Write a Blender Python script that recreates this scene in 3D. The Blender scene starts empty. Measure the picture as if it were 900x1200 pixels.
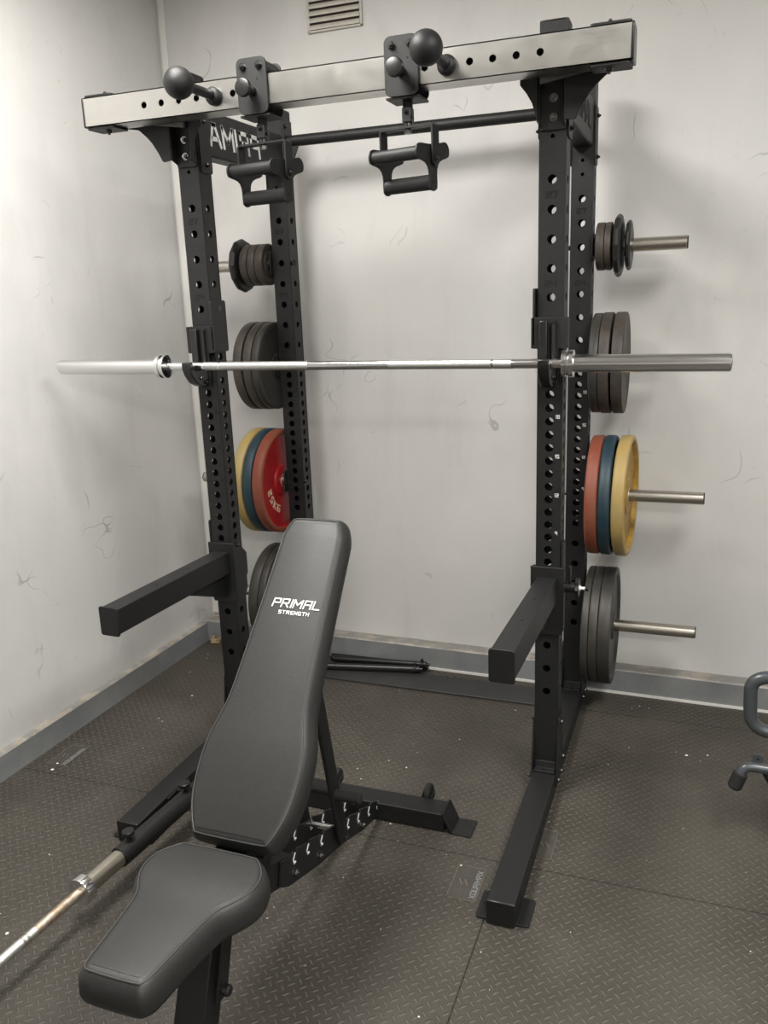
import bpy, bmesh, math, random
from mathutils import Vector, Matrix
random.seed(7)
V = Vector
PI = math.pi
C = bpy.context.scene.collection
scene = bpy.context.scene

# ------------------------------------------------------------------ camera
cd = bpy.data.cameras.new('camera')
cam = bpy.data.objects.new('camera', cd); C.objects.link(cam)
cd.sensor_fit = 'VERTICAL'; cd.sensor_height = 24.0; cd.lens = 992.392 / 1200 * 24.0
cd.clip_start = 0.02
fwd = V((-0.34384804, 0.90527411, -0.24949412))
rgt = V((0.93755058, 0.34585345, -0.03720631))
upv = V((-0.0526065, 0.24670667, 0.96766129))
R = Matrix((rgt, upv, -fwd)).transposed().to_4x4()
cam.matrix_world = Matrix.Translation((1.002129, -2.520926, 1.615848)) @ R
scene.camera = cam

# ------------------------------------------------------------------ world, lights, exposure
w = bpy.data.worlds.new('world'); scene.world = w; w.use_nodes = True
w.node_tree.nodes['Background'].inputs[0].default_value = (0.9, 0.93, 1, 1)
w.node_tree.nodes['Background'].inputs[1].default_value = 0.3
scene.view_settings.view_transform = 'Standard'
scene.view_settings.look = 'None'
scene.view_settings.gamma = 1.0
scene.view_settings.use_curve_mapping = False
scene.view_settings.exposure = 0.0

def area(name, loc, size, power, col, rot=(0, 0, 0)):
    l = bpy.data.lights.new(name, 'AREA'); l.shape = 'RECTANGLE'
    l.size, l.size_y = size; l.energy = power; l.color = col
    o = bpy.data.objects.new(name, l); C.objects.link(o)
    o.location = loc; o.rotation_euler = rot
    return o
CEIL = 3.0
LAMPS = [((-0.40, -0.95, CEIL - 0.10), (0.60, 1.20), 77, (1.0, 0.975, 0.93)),
         ((1.75, -1.30, CEIL - 0.10), (0.60, 1.20), 73, (1.0, 0.985, 0.95)),
         ((2.30, -4.40, CEIL - 0.10), (1.20, 0.60), 118, (1.0, 0.97, 0.91))]  # unseen lamp added as fill for the left wall, clear of beam reflections
for i, (p, s, e, c) in enumerate(LAMPS):
    area('ceiling_lamp_light', p, s, e, c)

# ------------------------------------------------------------------ materials
def mat(name, col, rough=0.5, metal=0.0, bump=0.0, bscale=400, var=0.0, vscale=8, spec=0.5, col2=None):
    m = bpy.data.materials.new(name); m.use_nodes = True
    nt = m.node_tree; b = nt.nodes['Principled BSDF']
    b.inputs['Base Color'].default_value = (*col, 1)
    b.inputs['Roughness'].default_value = rough
    b.inputs['Metallic'].default_value = metal
    b.inputs['Specular IOR Level'].default_value = spec
    tc = nt.nodes.new('ShaderNodeTexCoord')
    if var > 0 or col2:
        n = nt.nodes.new('ShaderNodeTexNoise'); n.inputs['Scale'].default_value = vscale
        n.inputs['Detail'].default_value = 6; n.inputs['Roughness'].default_value = 0.65
        nt.links.new(tc.outputs['Object'], n.inputs['Vector'])
        r = nt.nodes.new('ShaderNodeMix'); r.data_type = 'RGBA'
        c2 = col2 or tuple(x * (1 - var) for x in col)
        mr = nt.nodes.new('ShaderNodeMapRange'); mr.inputs['From Min'].default_value = 0.38; mr.inputs['From Max'].default_value = 0.62
        nt.links.new(n.outputs['Fac'], mr.inputs['Value']); nt.links.new(mr.outputs['Result'], r.inputs['Factor'])
        r.inputs['A'].default_value = (*col, 1); r.inputs['B'].default_value = (*c2, 1)
        nt.links.new(r.outputs['Result'], b.inputs['Base Color'])
    if bump > 0:
        n2 = nt.nodes.new('ShaderNodeTexNoise'); n2.inputs['Scale'].default_value = bscale; n2.inputs['Detail'].default_value = 2
        nt.links.new(tc.outputs['Object'], n2.inputs['Vector'])
        bp = nt.nodes.new('ShaderNodeBump'); bp.inputs['Strength'].default_value = bump; bp.inputs['Distance'].default_value = 0.0006
        nt.links.new(n2.outputs['Fac'], bp.inputs['Height']); nt.links.new(bp.outputs['Normal'], b.inputs['Normal'])
    return m

M_BLACK = mat('powder_black', (0.0105, 0.0107, 0.011), 0.48, 0, 0.5, 900, 0.2, 30, 0.32)
M_BLACK2 = mat('satin_black', (0.007, 0.007, 0.0072), 0.36, 0, 0.15, 600)
M_PLASTIC = mat('black_plastic', (0.008, 0.008, 0.008), 0.3, 0)
M_NUT = mat('shiny_nut', (0.25, 0.25, 0.245), 0.2, 1.0)
M_PLATE = mat('dark_grey_steel', (0.030, 0.030, 0.030), 0.5, 0, 0.3, 500, 0.2, 12)
M_LIP = mat('dull_steel', (0.16, 0.155, 0.145), 0.4, 0.4)
M_DARK = mat('dark_cut_shade', (0.002, 0.002, 0.002), 0.9)  # near-black painted for the shade inside holes and cut-through letters
M_BOLT = mat('bolt_steel', (0.06, 0.06, 0.06), 0.25, 0.85)
M_BRIGHT = mat('bright_zinc', (0.90, 0.90, 0.88), 0.5, 0.3)
M_CHROME = mat('chrome', (0.70, 0.70, 0.70), 0.16, 1.0, 0.05, 300)
M_KNURL = mat('knurled_steel', (0.60, 0.60, 0.58), 0.38, 1.0, 0.5, 1800)
M_PEG = mat('brushed_peg', (0.50, 0.47, 0.42), 0.27, 1.0)
M_OLDCHR = mat('worn_chrome', (0.52, 0.48, 0.41), 0.28, 1.0, 0.1, 200)
M_RUST = mat('rusty_shaft', (0.55, 0.50, 0.43), 0.4, 0.9, 0.8, 500, 0, 45, 0.5, (0.36, 0.25, 0.17))
M_IRON = mat('brown_iron', (0.030, 0.025, 0.021), 0.55, 0.1, 0.6, 350, 0, 14, 0.5, (0.055, 0.044, 0.035))
M_IRON2 = mat('black_iron', (0.022, 0.021, 0.019), 0.5, 0.1, 0.5, 350, 0, 10, 0.5, (0.036, 0.032, 0.027))
M_HEX = mat('black_rubber', (0.010, 0.010, 0.010), 0.4, 0, 0.4, 300)
M_YEL = mat('yellow_plate', (0.34, 0.235, 0.07), 0.5, 0, 0.4, 200, 0, 16, 0.5, (0.30, 0.225, 0.10))
M_YELF = mat('yellow_face', (0.36, 0.21, 0.02), 0.5, 0, 0.3, 200, 0, 30, 0.5, (0.22, 0.12, 0.02))
M_BLU = mat('blue_plate', (0.006, 0.026, 0.042), 0.5, 0, 0.4, 200, 0, 14, 0.5, (0.014, 0.033, 0.040))
M_RED = mat('red_plate_rim', (0.19, 0.040, 0.021), 0.55, 0, 0.4, 200, 0, 16, 0.5, (0.18, 0.055, 0.028))
M_REDF = mat('red_plate_face', (0.30, 0.008, 0.010), 0.35, 0, 0.2, 200, 0.25, 20)
M_CREAM = mat('worn_letters', (0.50, 0.36, 0.26), 0.6)
M_WHITE = mat('print_and_cutout_white', (0.85, 0.85, 0.83), 0.5)
M_LGREY = mat('pale_cut_light', (0.55, 0.55, 0.53), 0.5)
M_PAD = mat('black_vinyl', (0.017, 0.0172, 0.0168), 0.47, 0, 0.6, 500, 0.12, 60)
M_PIPE = mat('vinyl_piping', (0.045, 0.045, 0.043), 0.4)
M_GREYT = mat('grey_tube', (0.052, 0.058, 0.064), 0.3, 0.2)
M_FOAM = mat('foam_grip', (0.006, 0.006, 0.006), 0.8)
M_VENT = mat('painted_vent', (0.50, 0.47, 0.42), 0.7, 0, 0.5, 120, 0.12, 30)
M_VDARK = mat('vent_gap', (0.03, 0.022, 0.016), 0.9)
M_SCRAP = mat('chip_wood', (0.42, 0.32, 0.18), 0.8, 0, 0.8, 60, 0.6, 50)
M_CEIL = mat('ceiling_paint', (0.72, 0.70, 0.66), 0.9)
M_CARD = mat('paint_flake', (0.7, 0.68, 0.6), 0.8)
M_TRUNK = mat('white_trunking', (0.62, 0.61, 0.58), 0.5)
M_LAMPB = mat('lamp_housing', (0.7, 0.7, 0.7), 0.5)

def nodes(m):
    nt = m.node_tree
    def N(t, **k):
        n = nt.nodes.new(t)
        for a, v in k.items(): setattr(n, a, v)
        return n
    def mth(op, a, b=None, c=None):
        n = N('ShaderNodeMath', operation=op)
        for i, x in enumerate((a, b, c)):
            if x is None: continue
            if isinstance(x, (int, float)): n.inputs[i].default_value = x
            else: nt.links.new(x, n.inputs[i])
        return n.outputs[0]
    def noise(vec, scale, detail=5, rough=0.6, dist=0.0):
        n = N('ShaderNodeTexNoise'); n.inputs['Scale'].default_value = scale; n.inputs['Detail'].default_value = detail
        n.inputs['Roughness'].default_value = rough; n.inputs['Distortion'].default_value = dist
        nt.links.new(vec, n.inputs['Vector']); return n.outputs['Fac']
    def mp(vec, s=(1, 1, 1), r=(0, 0, 0), l=(0, 0, 0)):
        n = N('ShaderNodeMapping'); n.inputs['Scale'].default_value = s; n.inputs['Rotation'].default_value = r; n.inputs['Location'].default_value = l
        nt.links.new(vec, n.inputs['Vector']); return n.outputs[0]
    def rng(x, a, b, c=0, d=1):
        n = N('ShaderNodeMapRange'); n.inputs['From Min'].default_value = a; n.inputs['From Max'].default_value = b
        n.inputs['To Min'].default_value = c; n.inputs['To Max'].default_value = d
        nt.links.new(x, n.inputs['Value']); return n.outputs['Result']
    def mix(f, a, b):
        n = N('ShaderNodeMix', data_type='RGBA')
        if isinstance(f, (int, float)): n.inputs['Factor'].default_value = f
        else: nt.links.new(f, n.inputs['Factor'])
        for k, x in (('A', a), ('B', b)):
            if isinstance(x, tuple): n.inputs[k].default_value = (*x, 1)
            else: nt.links.new(x, n.inputs[k])
        return n.outputs['Result']
    return nt, N, mth, noise, mp, rng, mix

def wall_mat(name, base, warm, seed):
    m = mat(name, base, 0.55, spec=0.35); nt, N, mth, noise, mp, rng, mix = nodes(m)
    b = nt.nodes['Principled BSDF']; tc = N('ShaderNodeTexCoord').outputs['Object']
    tc = mp(tc, l=(seed, seed * 0.7, seed * 1.3))
    c = mix(rng(noise(tc, 1.6, 5), 0.35, 0.65), base, warm)
    # soft grimy smears, running mostly vertically
    sm = noise(mp(tc, (5, 5, 1.3)), 1.0, 7, 0.62, 0.6)
    c = mix(rng(sm, 0.50, 0.74, 0, 0.36), c, tuple(x * 0.78 for x in base))
    c = mix(rng(noise(tc, 22, 4, 0.7), 0.66, 0.74, 0, 0.35), c, tuple(x * 0.72 for x in base))
    # thin scuffs
    for rot, s, th in (((0.3, 0.5, 0.2), 3.0, 0.0035), ((1.1, -0.7, 0.9), 4.2, 0.003)):
        n1 = noise(mp(tc, (1, 1, 1), rot), s, 2, 0.4, 0.25)
        line = mth('LESS_THAN', mth('ABSOLUTE', mth('SUBTRACT', n1, 0.5)), th)
        gate = rng(noise(mp(tc, (1, 1, 1), (0, 0, 0), (3, 9, 4)), 4.5, 2), 0.60, 0.68, 0, 0.5)
        c = mix(mth('MULTIPLY', line, gate), c, (0.20, 0.19, 0.18))
    # chips of yellowed plaster
    ch = rng(noise(mp(tc, (1, 1, 1.8)), 30, 3, 0.5), 0.765, 0.78, 0, 0.8)
    c = mix(ch, c, (0.50, 0.42, 0.27))
    nt.links.new(c, b.inputs['Base Color'])
    bp = N('ShaderNodeBump'); bp.inputs['Strength'].default_value = 0.35; bp.inputs['Distance'].default_value = 0.004
    nt.links.new(mth('ADD', noise(tc, 9, 6, 0.55), mth('MULTIPLY', noise(tc, 60, 3), 0.15)), bp.inputs['Height'])
    nt.links.new(bp.outputs['Normal'], b.inputs['Normal'])
    return m
M_WALLB = wall_mat('wall_paint_back', (0.50, 0.495, 0.490), (0.545, 0.535, 0.515), 2.0)
M_WALLL = wall_mat('wall_paint_left', (0.515, 0.512, 0.507), (0.56, 0.555, 0.545), 7.0)

def skirt_mat():
    m = mat('skirting_paint', (0.17, 0.175, 0.18), 0.45); nt, N, mth, noise, mp, rng, mix = nodes(m)
    b = nt.nodes['Principled BSDF']; tc = N('ShaderNodeTexCoord').outputs['Object']
    c = mix(rng(noise(tc, 6, 5), 0.4, 0.6), (0.165, 0.172, 0.18), (0.205, 0.21, 0.21))
    c = mix(rng(noise(mp(tc, (1, 1, 2.5)), 22, 4, 0.6), 0.70, 0.72, 0, 0.85), c, (0.38, 0.30, 0.20))
    nt.links.new(c, b.inputs['Base Color'])
    return m
M_SKIRT = skirt_mat()
def skirttop_mat():
    m = mat('skirting_top_worn', (0.26, 0.25, 0.23), 0.6); nt, N, mth, noise, mp, rng, mix = nodes(m)
    b = nt.nodes['Principled BSDF']; tc = N('ShaderNodeTexCoord').outputs['Object']
    c = mix(rng(noise(tc, 14, 5), 0.45, 0.6), (0.22, 0.215, 0.205), (0.34, 0.31, 0.27))
    c = mix(rng(noise(tc, 30, 5, 0.7), 0.60, 0.64, 0, 0.9), c, (0.40, 0.30, 0.17))
    nt.links.new(c, b.inputs['Base Color'])
    return m
M_SKTOP = skirttop_mat()

def floor_mat():
    m = mat('rubber_tread_mat', (0.06, 0.055, 0.048), 0.5, spec=0.4); nt, N, mth, noise, mp, rng, mix = nodes(m)
    b = nt.nodes['Principled BSDF']; tc = N('ShaderNodeTexCoord').outputs['Object']
    p = mp(tc, (1 / 0.0225,) * 3, (0, 0, math.radians(45)))
    sx = N('ShaderNodeSeparateXYZ'); nt.links.new(p, sx.inputs[0]); X, Y = sx.outputs[0], sx.outputs[1]
    par = mth('MODULO', mth('ADD', mth('ADD', mth('FLOOR', X), mth('FLOOR', Y)), 2000), 2)
    fx = mth('SUBTRACT', mth('FRACT', mth('ADD', X, 1000)), 0.5); fy = mth('SUBTRACT', mth('FRACT', mth('ADD', Y, 1000)), 0.5)
    ip = mth('SUBTRACT', 1, par)
    a = mth('ADD', mth('MULTIPLY', fx, par), mth('MULTIPLY', fy, ip))
    c_ = mth('ADD', mth('MULTIPLY', fy, par), mth('MULTIPLY', fx, ip))
    d = mth('SQRT', mth('ADD', mth('POWER', mth('DIVIDE', mth('ABSOLUTE', a), 0.50), 2), mth('POWER', mth('DIVIDE', mth('ABSOLUTE', c_), 0.165), 2)))
    bar = rng(d, 0.55, 1.05, 1, 0)
    wear = rng(noise(tc, 2.2, 4), 0.36, 0.62, 0.35, 1.0)
    sp = N('ShaderNodeSeparateXYZ'); nt.links.new(tc, sp.inputs[0])
    def seam(v, off):
        f = mth('FRACT', mth('ADD', v, 100.5 - off)); return mth('LESS_THAN', mth('ABSOLUTE', mth('SUBTRACT', f, 0.5)), 0.0018)
    sm = mth('MAXIMUM', mth('LESS_THAN', mth('ABSOLUTE', mth('SUBTRACT', sp.outputs[0], 0.535)), 0.0018), seam(sp.outputs[1], -0.42))
    big = rng(noise(tc, 1.3, 5, 0.6), 0.35, 0.65)
    c = mix(big, (0.037, 0.0325, 0.0265), (0.053, 0.047, 0.038))
    c = mix(rng(noise(tc, 5, 6, 0.7), 0.5, 0.75, 0, 0.5), c, (0.070, 0.063, 0.053))
    c = mix(mth('MULTIPLY', mth('MULTIPLY', bar, wear), 0.62), c, (0.118, 0.107, 0.090))
    c = mix(rng(noise(tc, 160, 2, 0.5), 0.60, 0.75, 0, 0.5), c, (0.035, 0.032, 0.028))
    c = mix(rng(noise(mp(tc, l=(5, 3, 0)), 75, 2, 0.4), 0.775, 0.79, 0, 0.9), c, (0.45, 0.42, 0.36))
    c = mix(sm, c, (0.006, 0.006, 0.005))
    nt.links.new(c, b.inputs['Base Color'])
    nt.links.new(rng(big, 0, 1, 0.42, 0.58), b.inputs['Roughness'])
    bp = N('ShaderNodeBump'); bp.inputs['Strength'].default_value = 0.9; bp.inputs['Distance'].default_value = 0.0032
    h = mth('ADD', mth('MULTIPLY', bar, wear), mth('MULTIPLY', noise(tc, 250, 2), 0.25))
    nt.links.new(h, bp.inputs['Height']); nt.links.new(bp.outputs['Normal'], b.inputs['Normal'])
    return m
M_FLOOR = floor_mat()
M_PATCH = mat('mat_logo_panel', (0.054, 0.049, 0.042), 0.5, 0, 0.3, 300, 0.25, 20)
M_PATCHE = mat('mat_logo_edge', (0.125, 0.11, 0.09), 0.5)

def brushed_mat():
    m = mat('brushed_stainless', (0.62, 0.60, 0.56), 0.3, 1.0); nt, N, mth, noise, mp, rng, mix = nodes(m)
    b = nt.nodes['Principled BSDF']; tc = N('ShaderNodeTexCoord').outputs['Object']
    s = noise(mp(tc, (2, 500, 700)), 1.0, 4, 0.6)
    blot = noise(tc, 14, 5, 0.6, 1.0)
    nt.links.new(mth('ADD', rng(s, 0.3, 0.7, 0.27, 0.30), rng(blot, 0.4, 0.7, 0, 0.04)), b.inputs['Roughness'])
    nt.links.new(mix(rng(blot, 0.45, 0.7, 0, 0.15), (0.43, 0.42, 0.40), (0.36, 0.34, 0.31)), b.inputs['Base Color'])
    b.inputs['Anisotropic'].default_value = 0.5
    bp = N('ShaderNodeBump'); bp.inputs['Strength'].default_value = 0.01; bp.inputs['Distance'].default_value = 0.0001
    nt.links.new(s, bp.inputs['Height']); nt.links.new(bp.outputs['Normal'], b.inputs['Normal'])
    return m
M_STEEL = brushed_mat()
M_EMIT = bpy.data.materials.new('lamp_diffuser'); M_EMIT.use_nodes = True
_b = M_EMIT.node_tree.nodes['Principled BSDF']; _b.inputs['Emission Color'].default_value = (1, 0.95, 0.85, 1); _b.inputs['Emission Strength'].default_value = 6.0

# ------------------------------------------------------------------ mesh builder
class MB:
    def __init__(s): s.v = []; s.f = []; s.mi = []; s.cur = 0
    def add(s, vs, fs):
        o = len(s.v); s.v += [tuple(x) for x in vs]
        for f in fs: s.f.append([i + o for i in f]); s.mi.append(s.cur)
        return s
    def box(s, c, d, rot=None):
        x, y, z = (k / 2 for k in d)
        vs = [V((a * x, b * y, e * z)) for a in (-1, 1) for b in (-1, 1) for e in (-1, 1)]
        if rot is not None: vs = [rot @ q for q in vs]
        vs = [q + V(c) for q in vs]
        return s.add(vs, [(0, 1, 3, 2), (4, 6, 7, 5), (0, 4, 5, 1), (2, 3, 7, 6), (0, 2, 6, 4), (1, 5, 7, 3)])
    def bx(s, x0, x1, y0, y1, z0, z1):
        return s.box(((x0 + x1) / 2, (y0 + y1) / 2, (z0 + z1) / 2), (abs(x1 - x0), abs(y1 - y0), abs(z1 - z0)))
    def frame(s, d):
        d = V(d).normalized(); a = V((0, 0, 1)) if abs(d.z) < 0.9 else V((1, 0, 0))
        u = d.cross(a).normalized(); return d, u, d.cross(u)
    def lathe(s, o, d, prof, n=32, closed=False):
        """prof: list of (dist along d, radius)"""
        o = V(o); d, u, w_ = s.frame(d); vs = []; fs = []
        for (h, r) in prof:
            for i in range(n):
                a = 2 * PI * i / n; vs.append(o + d * h + (u * math.cos(a) + w_ * math.sin(a)) * r)
        m = len(prof)
        for j in range(m if closed else m - 1):
            k = (j + 1) % m
            for i in range(n):
                i2 = (i + 1) % n; fs.append((j * n + i, j * n + i2, k * n + i2, k * n + i))
        if not closed:
            fs.append(tuple(range(n))); fs.append(tuple((m - 1) * n + i for i in range(n)))
        return s.add(vs, fs)
    def cyl(s, p0, p1, r, r1=None, n=24, ch=0.0):
        p0 = V(p0); p1 = V(p1); L = (p1 - p0).length; r1 = r if r1 is None else r1
        pr = [(0, r), (L, r1)] if ch == 0 else [(0, r - ch), (ch, r), (L - ch, r1), (L, r1 - ch)]
        return s.lathe(p0, p1 - p0, pr, n)
    def sphere(s, c, r, n=32, m=18):
        return s.lathe(V(c) - V((0, r, 0)), (0, 1, 0), [(r - r * math.cos(PI * (j + 0.02) / (m + .04)), r * math.sin(PI * (j + 0.02) / (m + .04))) for j in range(m + 1)], n)
    def tube(s, path, r, n=16, cap=True):
        P = [V(p) for p in path]; vs = []; fs = []; u = None
        for i, p in enumerate(P):
            t = (P[min(i + 1, len(P) - 1)] - P[max(i - 1, 0)]).normalized()
            if u is None: _, u, _w = s.frame(t)
            u = (u - t * u.dot(t)).normalized(); w_ = t.cross(u)
            rr = r[i] if isinstance(r, (list, tuple)) else r
            for k in range(n):
                a = 2 * PI * k / n; vs.append(p + (u * math.cos(a) + w_ * math.sin(a)) * rr)
        for j in range(len(P) - 1):
            for i in range(n):
                i2 = (i + 1) % n; fs.append((j * n + i, j * n + i2, (j + 1) * n + i2, (j + 1) * n + i))
        if cap: fs.append(tuple(range(n))); fs.append(tuple((len(P) - 1) * n + i for i in range(n)))
        return s.add(vs, fs)
    def prism(s, poly, o, ux, uy, un, d0, d1):
        o, ux, uy, un = V(o), V(ux), V(uy), V(un); n = len(poly)
        vs = [o + ux * a + uy * b + un * d0 for a, b in poly] + [o + ux * a + uy * b + un * d1 for a, b in poly]
        fs = [tuple(range(n)), tuple(range(n, 2 * n))] + [(i, (i + 1) % n, n + (i + 1) % n, n + i) for i in range(n)]
        return s.add(vs, fs)
    def build(s, name, m, parent=None, smooth=35, bevel=0, seg=2, weld=False):
        me = bpy.data.meshes.new(name); me.from_pydata(s.v, [], s.f)
        ms = m if isinstance(m, (list, tuple)) else [m]
        for q in ms: me.materials.append(q)
        me.polygons.foreach_set('material_index', s.mi)
        bm = bmesh.new(); bm.from_mesh(me)
        if weld: bmesh.ops.remove_doubles(bm, verts=bm.verts, dist=1e-5)
        bmesh.ops.recalc_face_normals(bm, faces=bm.faces)
        bm.to_mesh(me); bm.free()
        if smooth:
            me.polygons.foreach_set('use_smooth', [True] * len(me.polygons))
            me.set_sharp_from_angle(angle=math.radians(smooth))
        o = bpy.data.objects.new(name, me); C.objects.link(o)
        if parent is not None: o.parent = parent; o.matrix_parent_inverse = Matrix.Translation(-parent_loc(parent))
        if bevel:
            b = o.modifiers.new('bevel', 'BEVEL'); b.width = bevel; b.segments = seg; b.limit_method = 'ANGLE'; b.angle_limit = math.radians(50)
            b.harden_normals = False
        return o
def parent_loc(p):
    return V(p.location) if p.type == 'EMPTY' else V((0, 0, 0))   # meshes are built in world coordinates
def thing(name, label, cat, loc=(0, 0, 0), group=None):
    o = bpy.data.objects.new(name, None); C.objects.link(o); o.location = loc; o.empty_display_size = 0.05
    o['label'] = label; o['category'] = cat
    if group: o['group'] = group
    return o
def tag(o, label, cat, group=None):
    o['label'] = label; o['category'] = cat
    if group: o['group'] = group
    return o
def struct(o): o['kind'] = 'structure'; return o
def plab(o, l): o['label'] = l; return o

def arc(cx, cy, r, a0, a1, n):
    return [(cx + r * math.cos(math.radians(a0 + (a1 - a0) * i / n)), cy + r * math.sin(math.radians(a0 + (a1 - a0) * i / n))) for i in range(n + 1)]
def rrect(x0, y0, x1, y1, r, n=4):
    return arc(x1 - r, y1 - r, r, 0, 90, n) + arc(x0 + r, y1 - r, r, 90, 180, n) + arc(x0 + r, y0 + r, r, 180, 270, n) + arc(x1 - r, y0 + r, r, 270, 360, n)

# stroke lettering
G = {'P': (.95, [[(0, 0), (0, 1), (.85, 1), (.85, .48), (.22, .48)]]), 'R': (1., [[(0, 0), (0, 1), (.85, 1), (.85, .48), (.22, .48)], [(.45, .48), (.9, 0)]]),
     'I': (.12, [[(.05, 0), (.05, 1)]]), 'M': (1.15, [[(0, 0), (0, 1), (.52, .35), (1.05, 1), (1.05, 0)]]),
     'A': (1., [[(0, 0), (0.05, 1), (.9, 1), (.9, 0)], [(.05, .48), (.9, .48)]]), 'a': (.95, [[(-.05, 0), (.36, 1), (.56, 1), (.95, 0)], [(.2, .3), (.7, .3)]]), 'L': (.85, [[(0, 1), (0, 0), (.85, 0)]]),
     'S': (.85, [[(.8, 1), (0, 1), (0, .5), (.8, .5), (.8, 0), (0, 0)]]), 'T': (.85, [[(0, 1), (.85, 1)], [(.42, 1), (.42, 0)]]),
     'E': (.8, [[(.8, 1), (0, 1), (0, 0), (.8, 0)], [(0, .5), (.7, .5)]]), 'N': (.85, [[(0, 0), (0, 1), (.8, 0), (.8, 1)]]),
     'G': (.85, [[(.8, 1), (0, 1), (0, 0), (.8, 0), (.8, .5), (.45, .5)]]), 'H': (.85, [[(0, 0), (0, 1)], [(.8, 0), (.8, 1)], [(0, .5), (.8, .5)]]),
     'K': (.8, [[(0, 0), (0, 1)], [(.75, 1), (.05, .5), (.75, 0)]]), 'O': (.85, [[(0, 0), (0, 1), (.8, 1), (.8, 0), (0, 0)]]),
     'U': (.85, [[(0, 1), (0, 0), (.8, 0), (.8, 1)]]), 'X': (.8, [[(0, 0), (.75, 1)], [(0, 1), (.75, 0)]]),
     '0': (.7, [[(0, 0), (0, 1), (.65, 1), (.65, 0), (0, 0)]]), '1': (.25, [[(0, .85), (.15, 1), (.15, 0)]]),
     '2': (.7, [[(0, 1), (.65, 1), (.65, .5), (0, .5), (0, 0), (.65, 0)]]), '4': (.7, [[(0, 1), (0, .5), (.65, .5)], [(.65, 1), (.65, 0)]]),
     '5': (.7, [[(.65, 1), (0, 1), (0, .5), (.65, .5), (.65, 0), (0, 0)]]), '7': (.7, [[(0, 1), (.65, 1), (.3, 0)]]),
     '8': (.7, [[(0, 0), (0, 1), (.65, 1), (.65, 0), (0, 0)], [(0, .5), (.65, .5)]]), '9': (.7, [[(.65, 0), (.65, 1), (0, 1), (0, .5), (.65, .5)]]),
     '6': (.7, [[(.65, 1), (0, 1), (0, 0), (.65, 0), (.65, .5), (0, .5)]]), ' ': (.5, [])}
def lettering(mb, text, o, ux, uy, h, t=0.2, gap=0.32, slant=0.0, depth=0.0008, wide=1.0, center=True):
    ux, uy = V(ux).normalized(), V(uy).normalized(); un = ux.cross(uy); o = V(o)
    W = sum(G[c][0] * wide + gap for c in text) - gap
    x = -W / 2 if center else 0
    k = 0
    for c in text:
        wd, pl = G[c]
        for line in pl:
            for (a, b) in zip(line[:-1], line[1:]):
                p = V((a[0] * wide + x + slant * a[1], a[1])); q = V((b[0] * wide + x + slant * b[1], b[1])); d = (q - p).normalized(); nn = V((-d.y, d.x))
                p = p - d * t * .5; q = q + d * t * .5
                poly = [(p + nn * t / 2) * h, (q + nn * t / 2) * h, (q - nn * t / 2) * h, (p - nn * t / 2) * h]
                mb.prism([tuple(z) for z in poly], o, ux, uy, un, 0, depth + 0.00002 * (k % 7)); k += 1
        x += wd * wide + gap

# perforated plate: width along ux, length along uy, holes at (v, r) on the centre line
def perf(mb, o, ux, uy, un, wd, L, holes, th):
    o, ux, uy, un = V(o), V(ux), V(uy), V(un); N = 5
    def rect(v0, v1):
        for d in (0, th):
            mb.add([o + ux * a + uy * b - un * d for a, b in ((-wd / 2, v0), (wd / 2, v0), (wd / 2, v1), (-wd / 2, v1))], [(0, 1, 2, 3)])
    hs = sorted(holes); prev = 0.0
    for i, (v, r) in enumerate(hs):
        lo = v - r - 0.004; hi = v + r + 0.004
        if i and (hs[i - 1][0] + hs[i - 1][1] + 0.004) > lo: lo = (hs[i - 1][0] + v) / 2
        if i + 1 < len(hs) and (hs[i + 1][0] - hs[i + 1][1] - 0.004) < hi: hi = (hs[i + 1][0] + v) / 2
        if lo > prev + 1e-6: rect(prev, lo)
        prev = hi
        a_, b0, b1 = wd / 2, v - lo, hi - v
        cs = [math.atan2(-b0, a_), math.atan2(b1, a_), math.atan2(b1, -a_), math.atan2(-b0, -a_) + 2 * PI]
        ang = []
        for q in range(4):
            s0 = cs[q]; s1 = cs[(q + 1) % 4]
            if s1 <= s0: s1 += 2 * PI
            ang += [s0 + (s1 - s0) * k / N for k in range(N)]
        ci, re = [], []
        for a in ang:
            dx, dy = math.cos(a), math.sin(a); bb = b1 if dy > 0 else b0
            kk = 1 / max(abs(dx) / a_, abs(dy) / bb if bb else 0)
            ci.append((dx * r, v + dy * r)); re.append((dx * kk, v + dy * kk))
        n = len(ang)
        for d in (0, th):
            vs = [o + ux * a + uy * b - un * d for a, b in ci + re]
            mb.add(vs, [(k, (k + 1) % n, n + (k + 1) % n, n + k) for k in range(n)])
        vs = [o + ux * a + uy * b for a, b in ci] + [o + ux * a + uy * b - un * th for a, b in ci]
        mb.add(vs, [(k, (k + 1) % n, n + (k + 1) % n, n + k) for k in range(n)])
    if prev < L - 1e-6: rect(prev, L)

def bolt_mesh(p, d, r=0.008, h=0.006, washer=True, mb=None):
    mb = mb or MB(); d = V(d).normalized(); p = V(p)
    if washer: mb.lathe(p - d * 0.001, d, [(0, r * 1.3), (0.002, r * 1.3)], 20)
    mb.lathe(p, d, [(0, r), (h, r), (h + 0.0015, r * 0.85)], 6)
    mb.lathe(p, d, [(0, r * 0.5), (h + 0.005, r * 0.5), (h + 0.006, r * .4)], 12)
    return mb
def bolt(parent, p, d, r=0.008, h=0.006, m=None, name='bolt'):
    return bolt_mesh(p, d, r, h).build(name, m or M_BOLT, parent, smooth=30)

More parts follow.
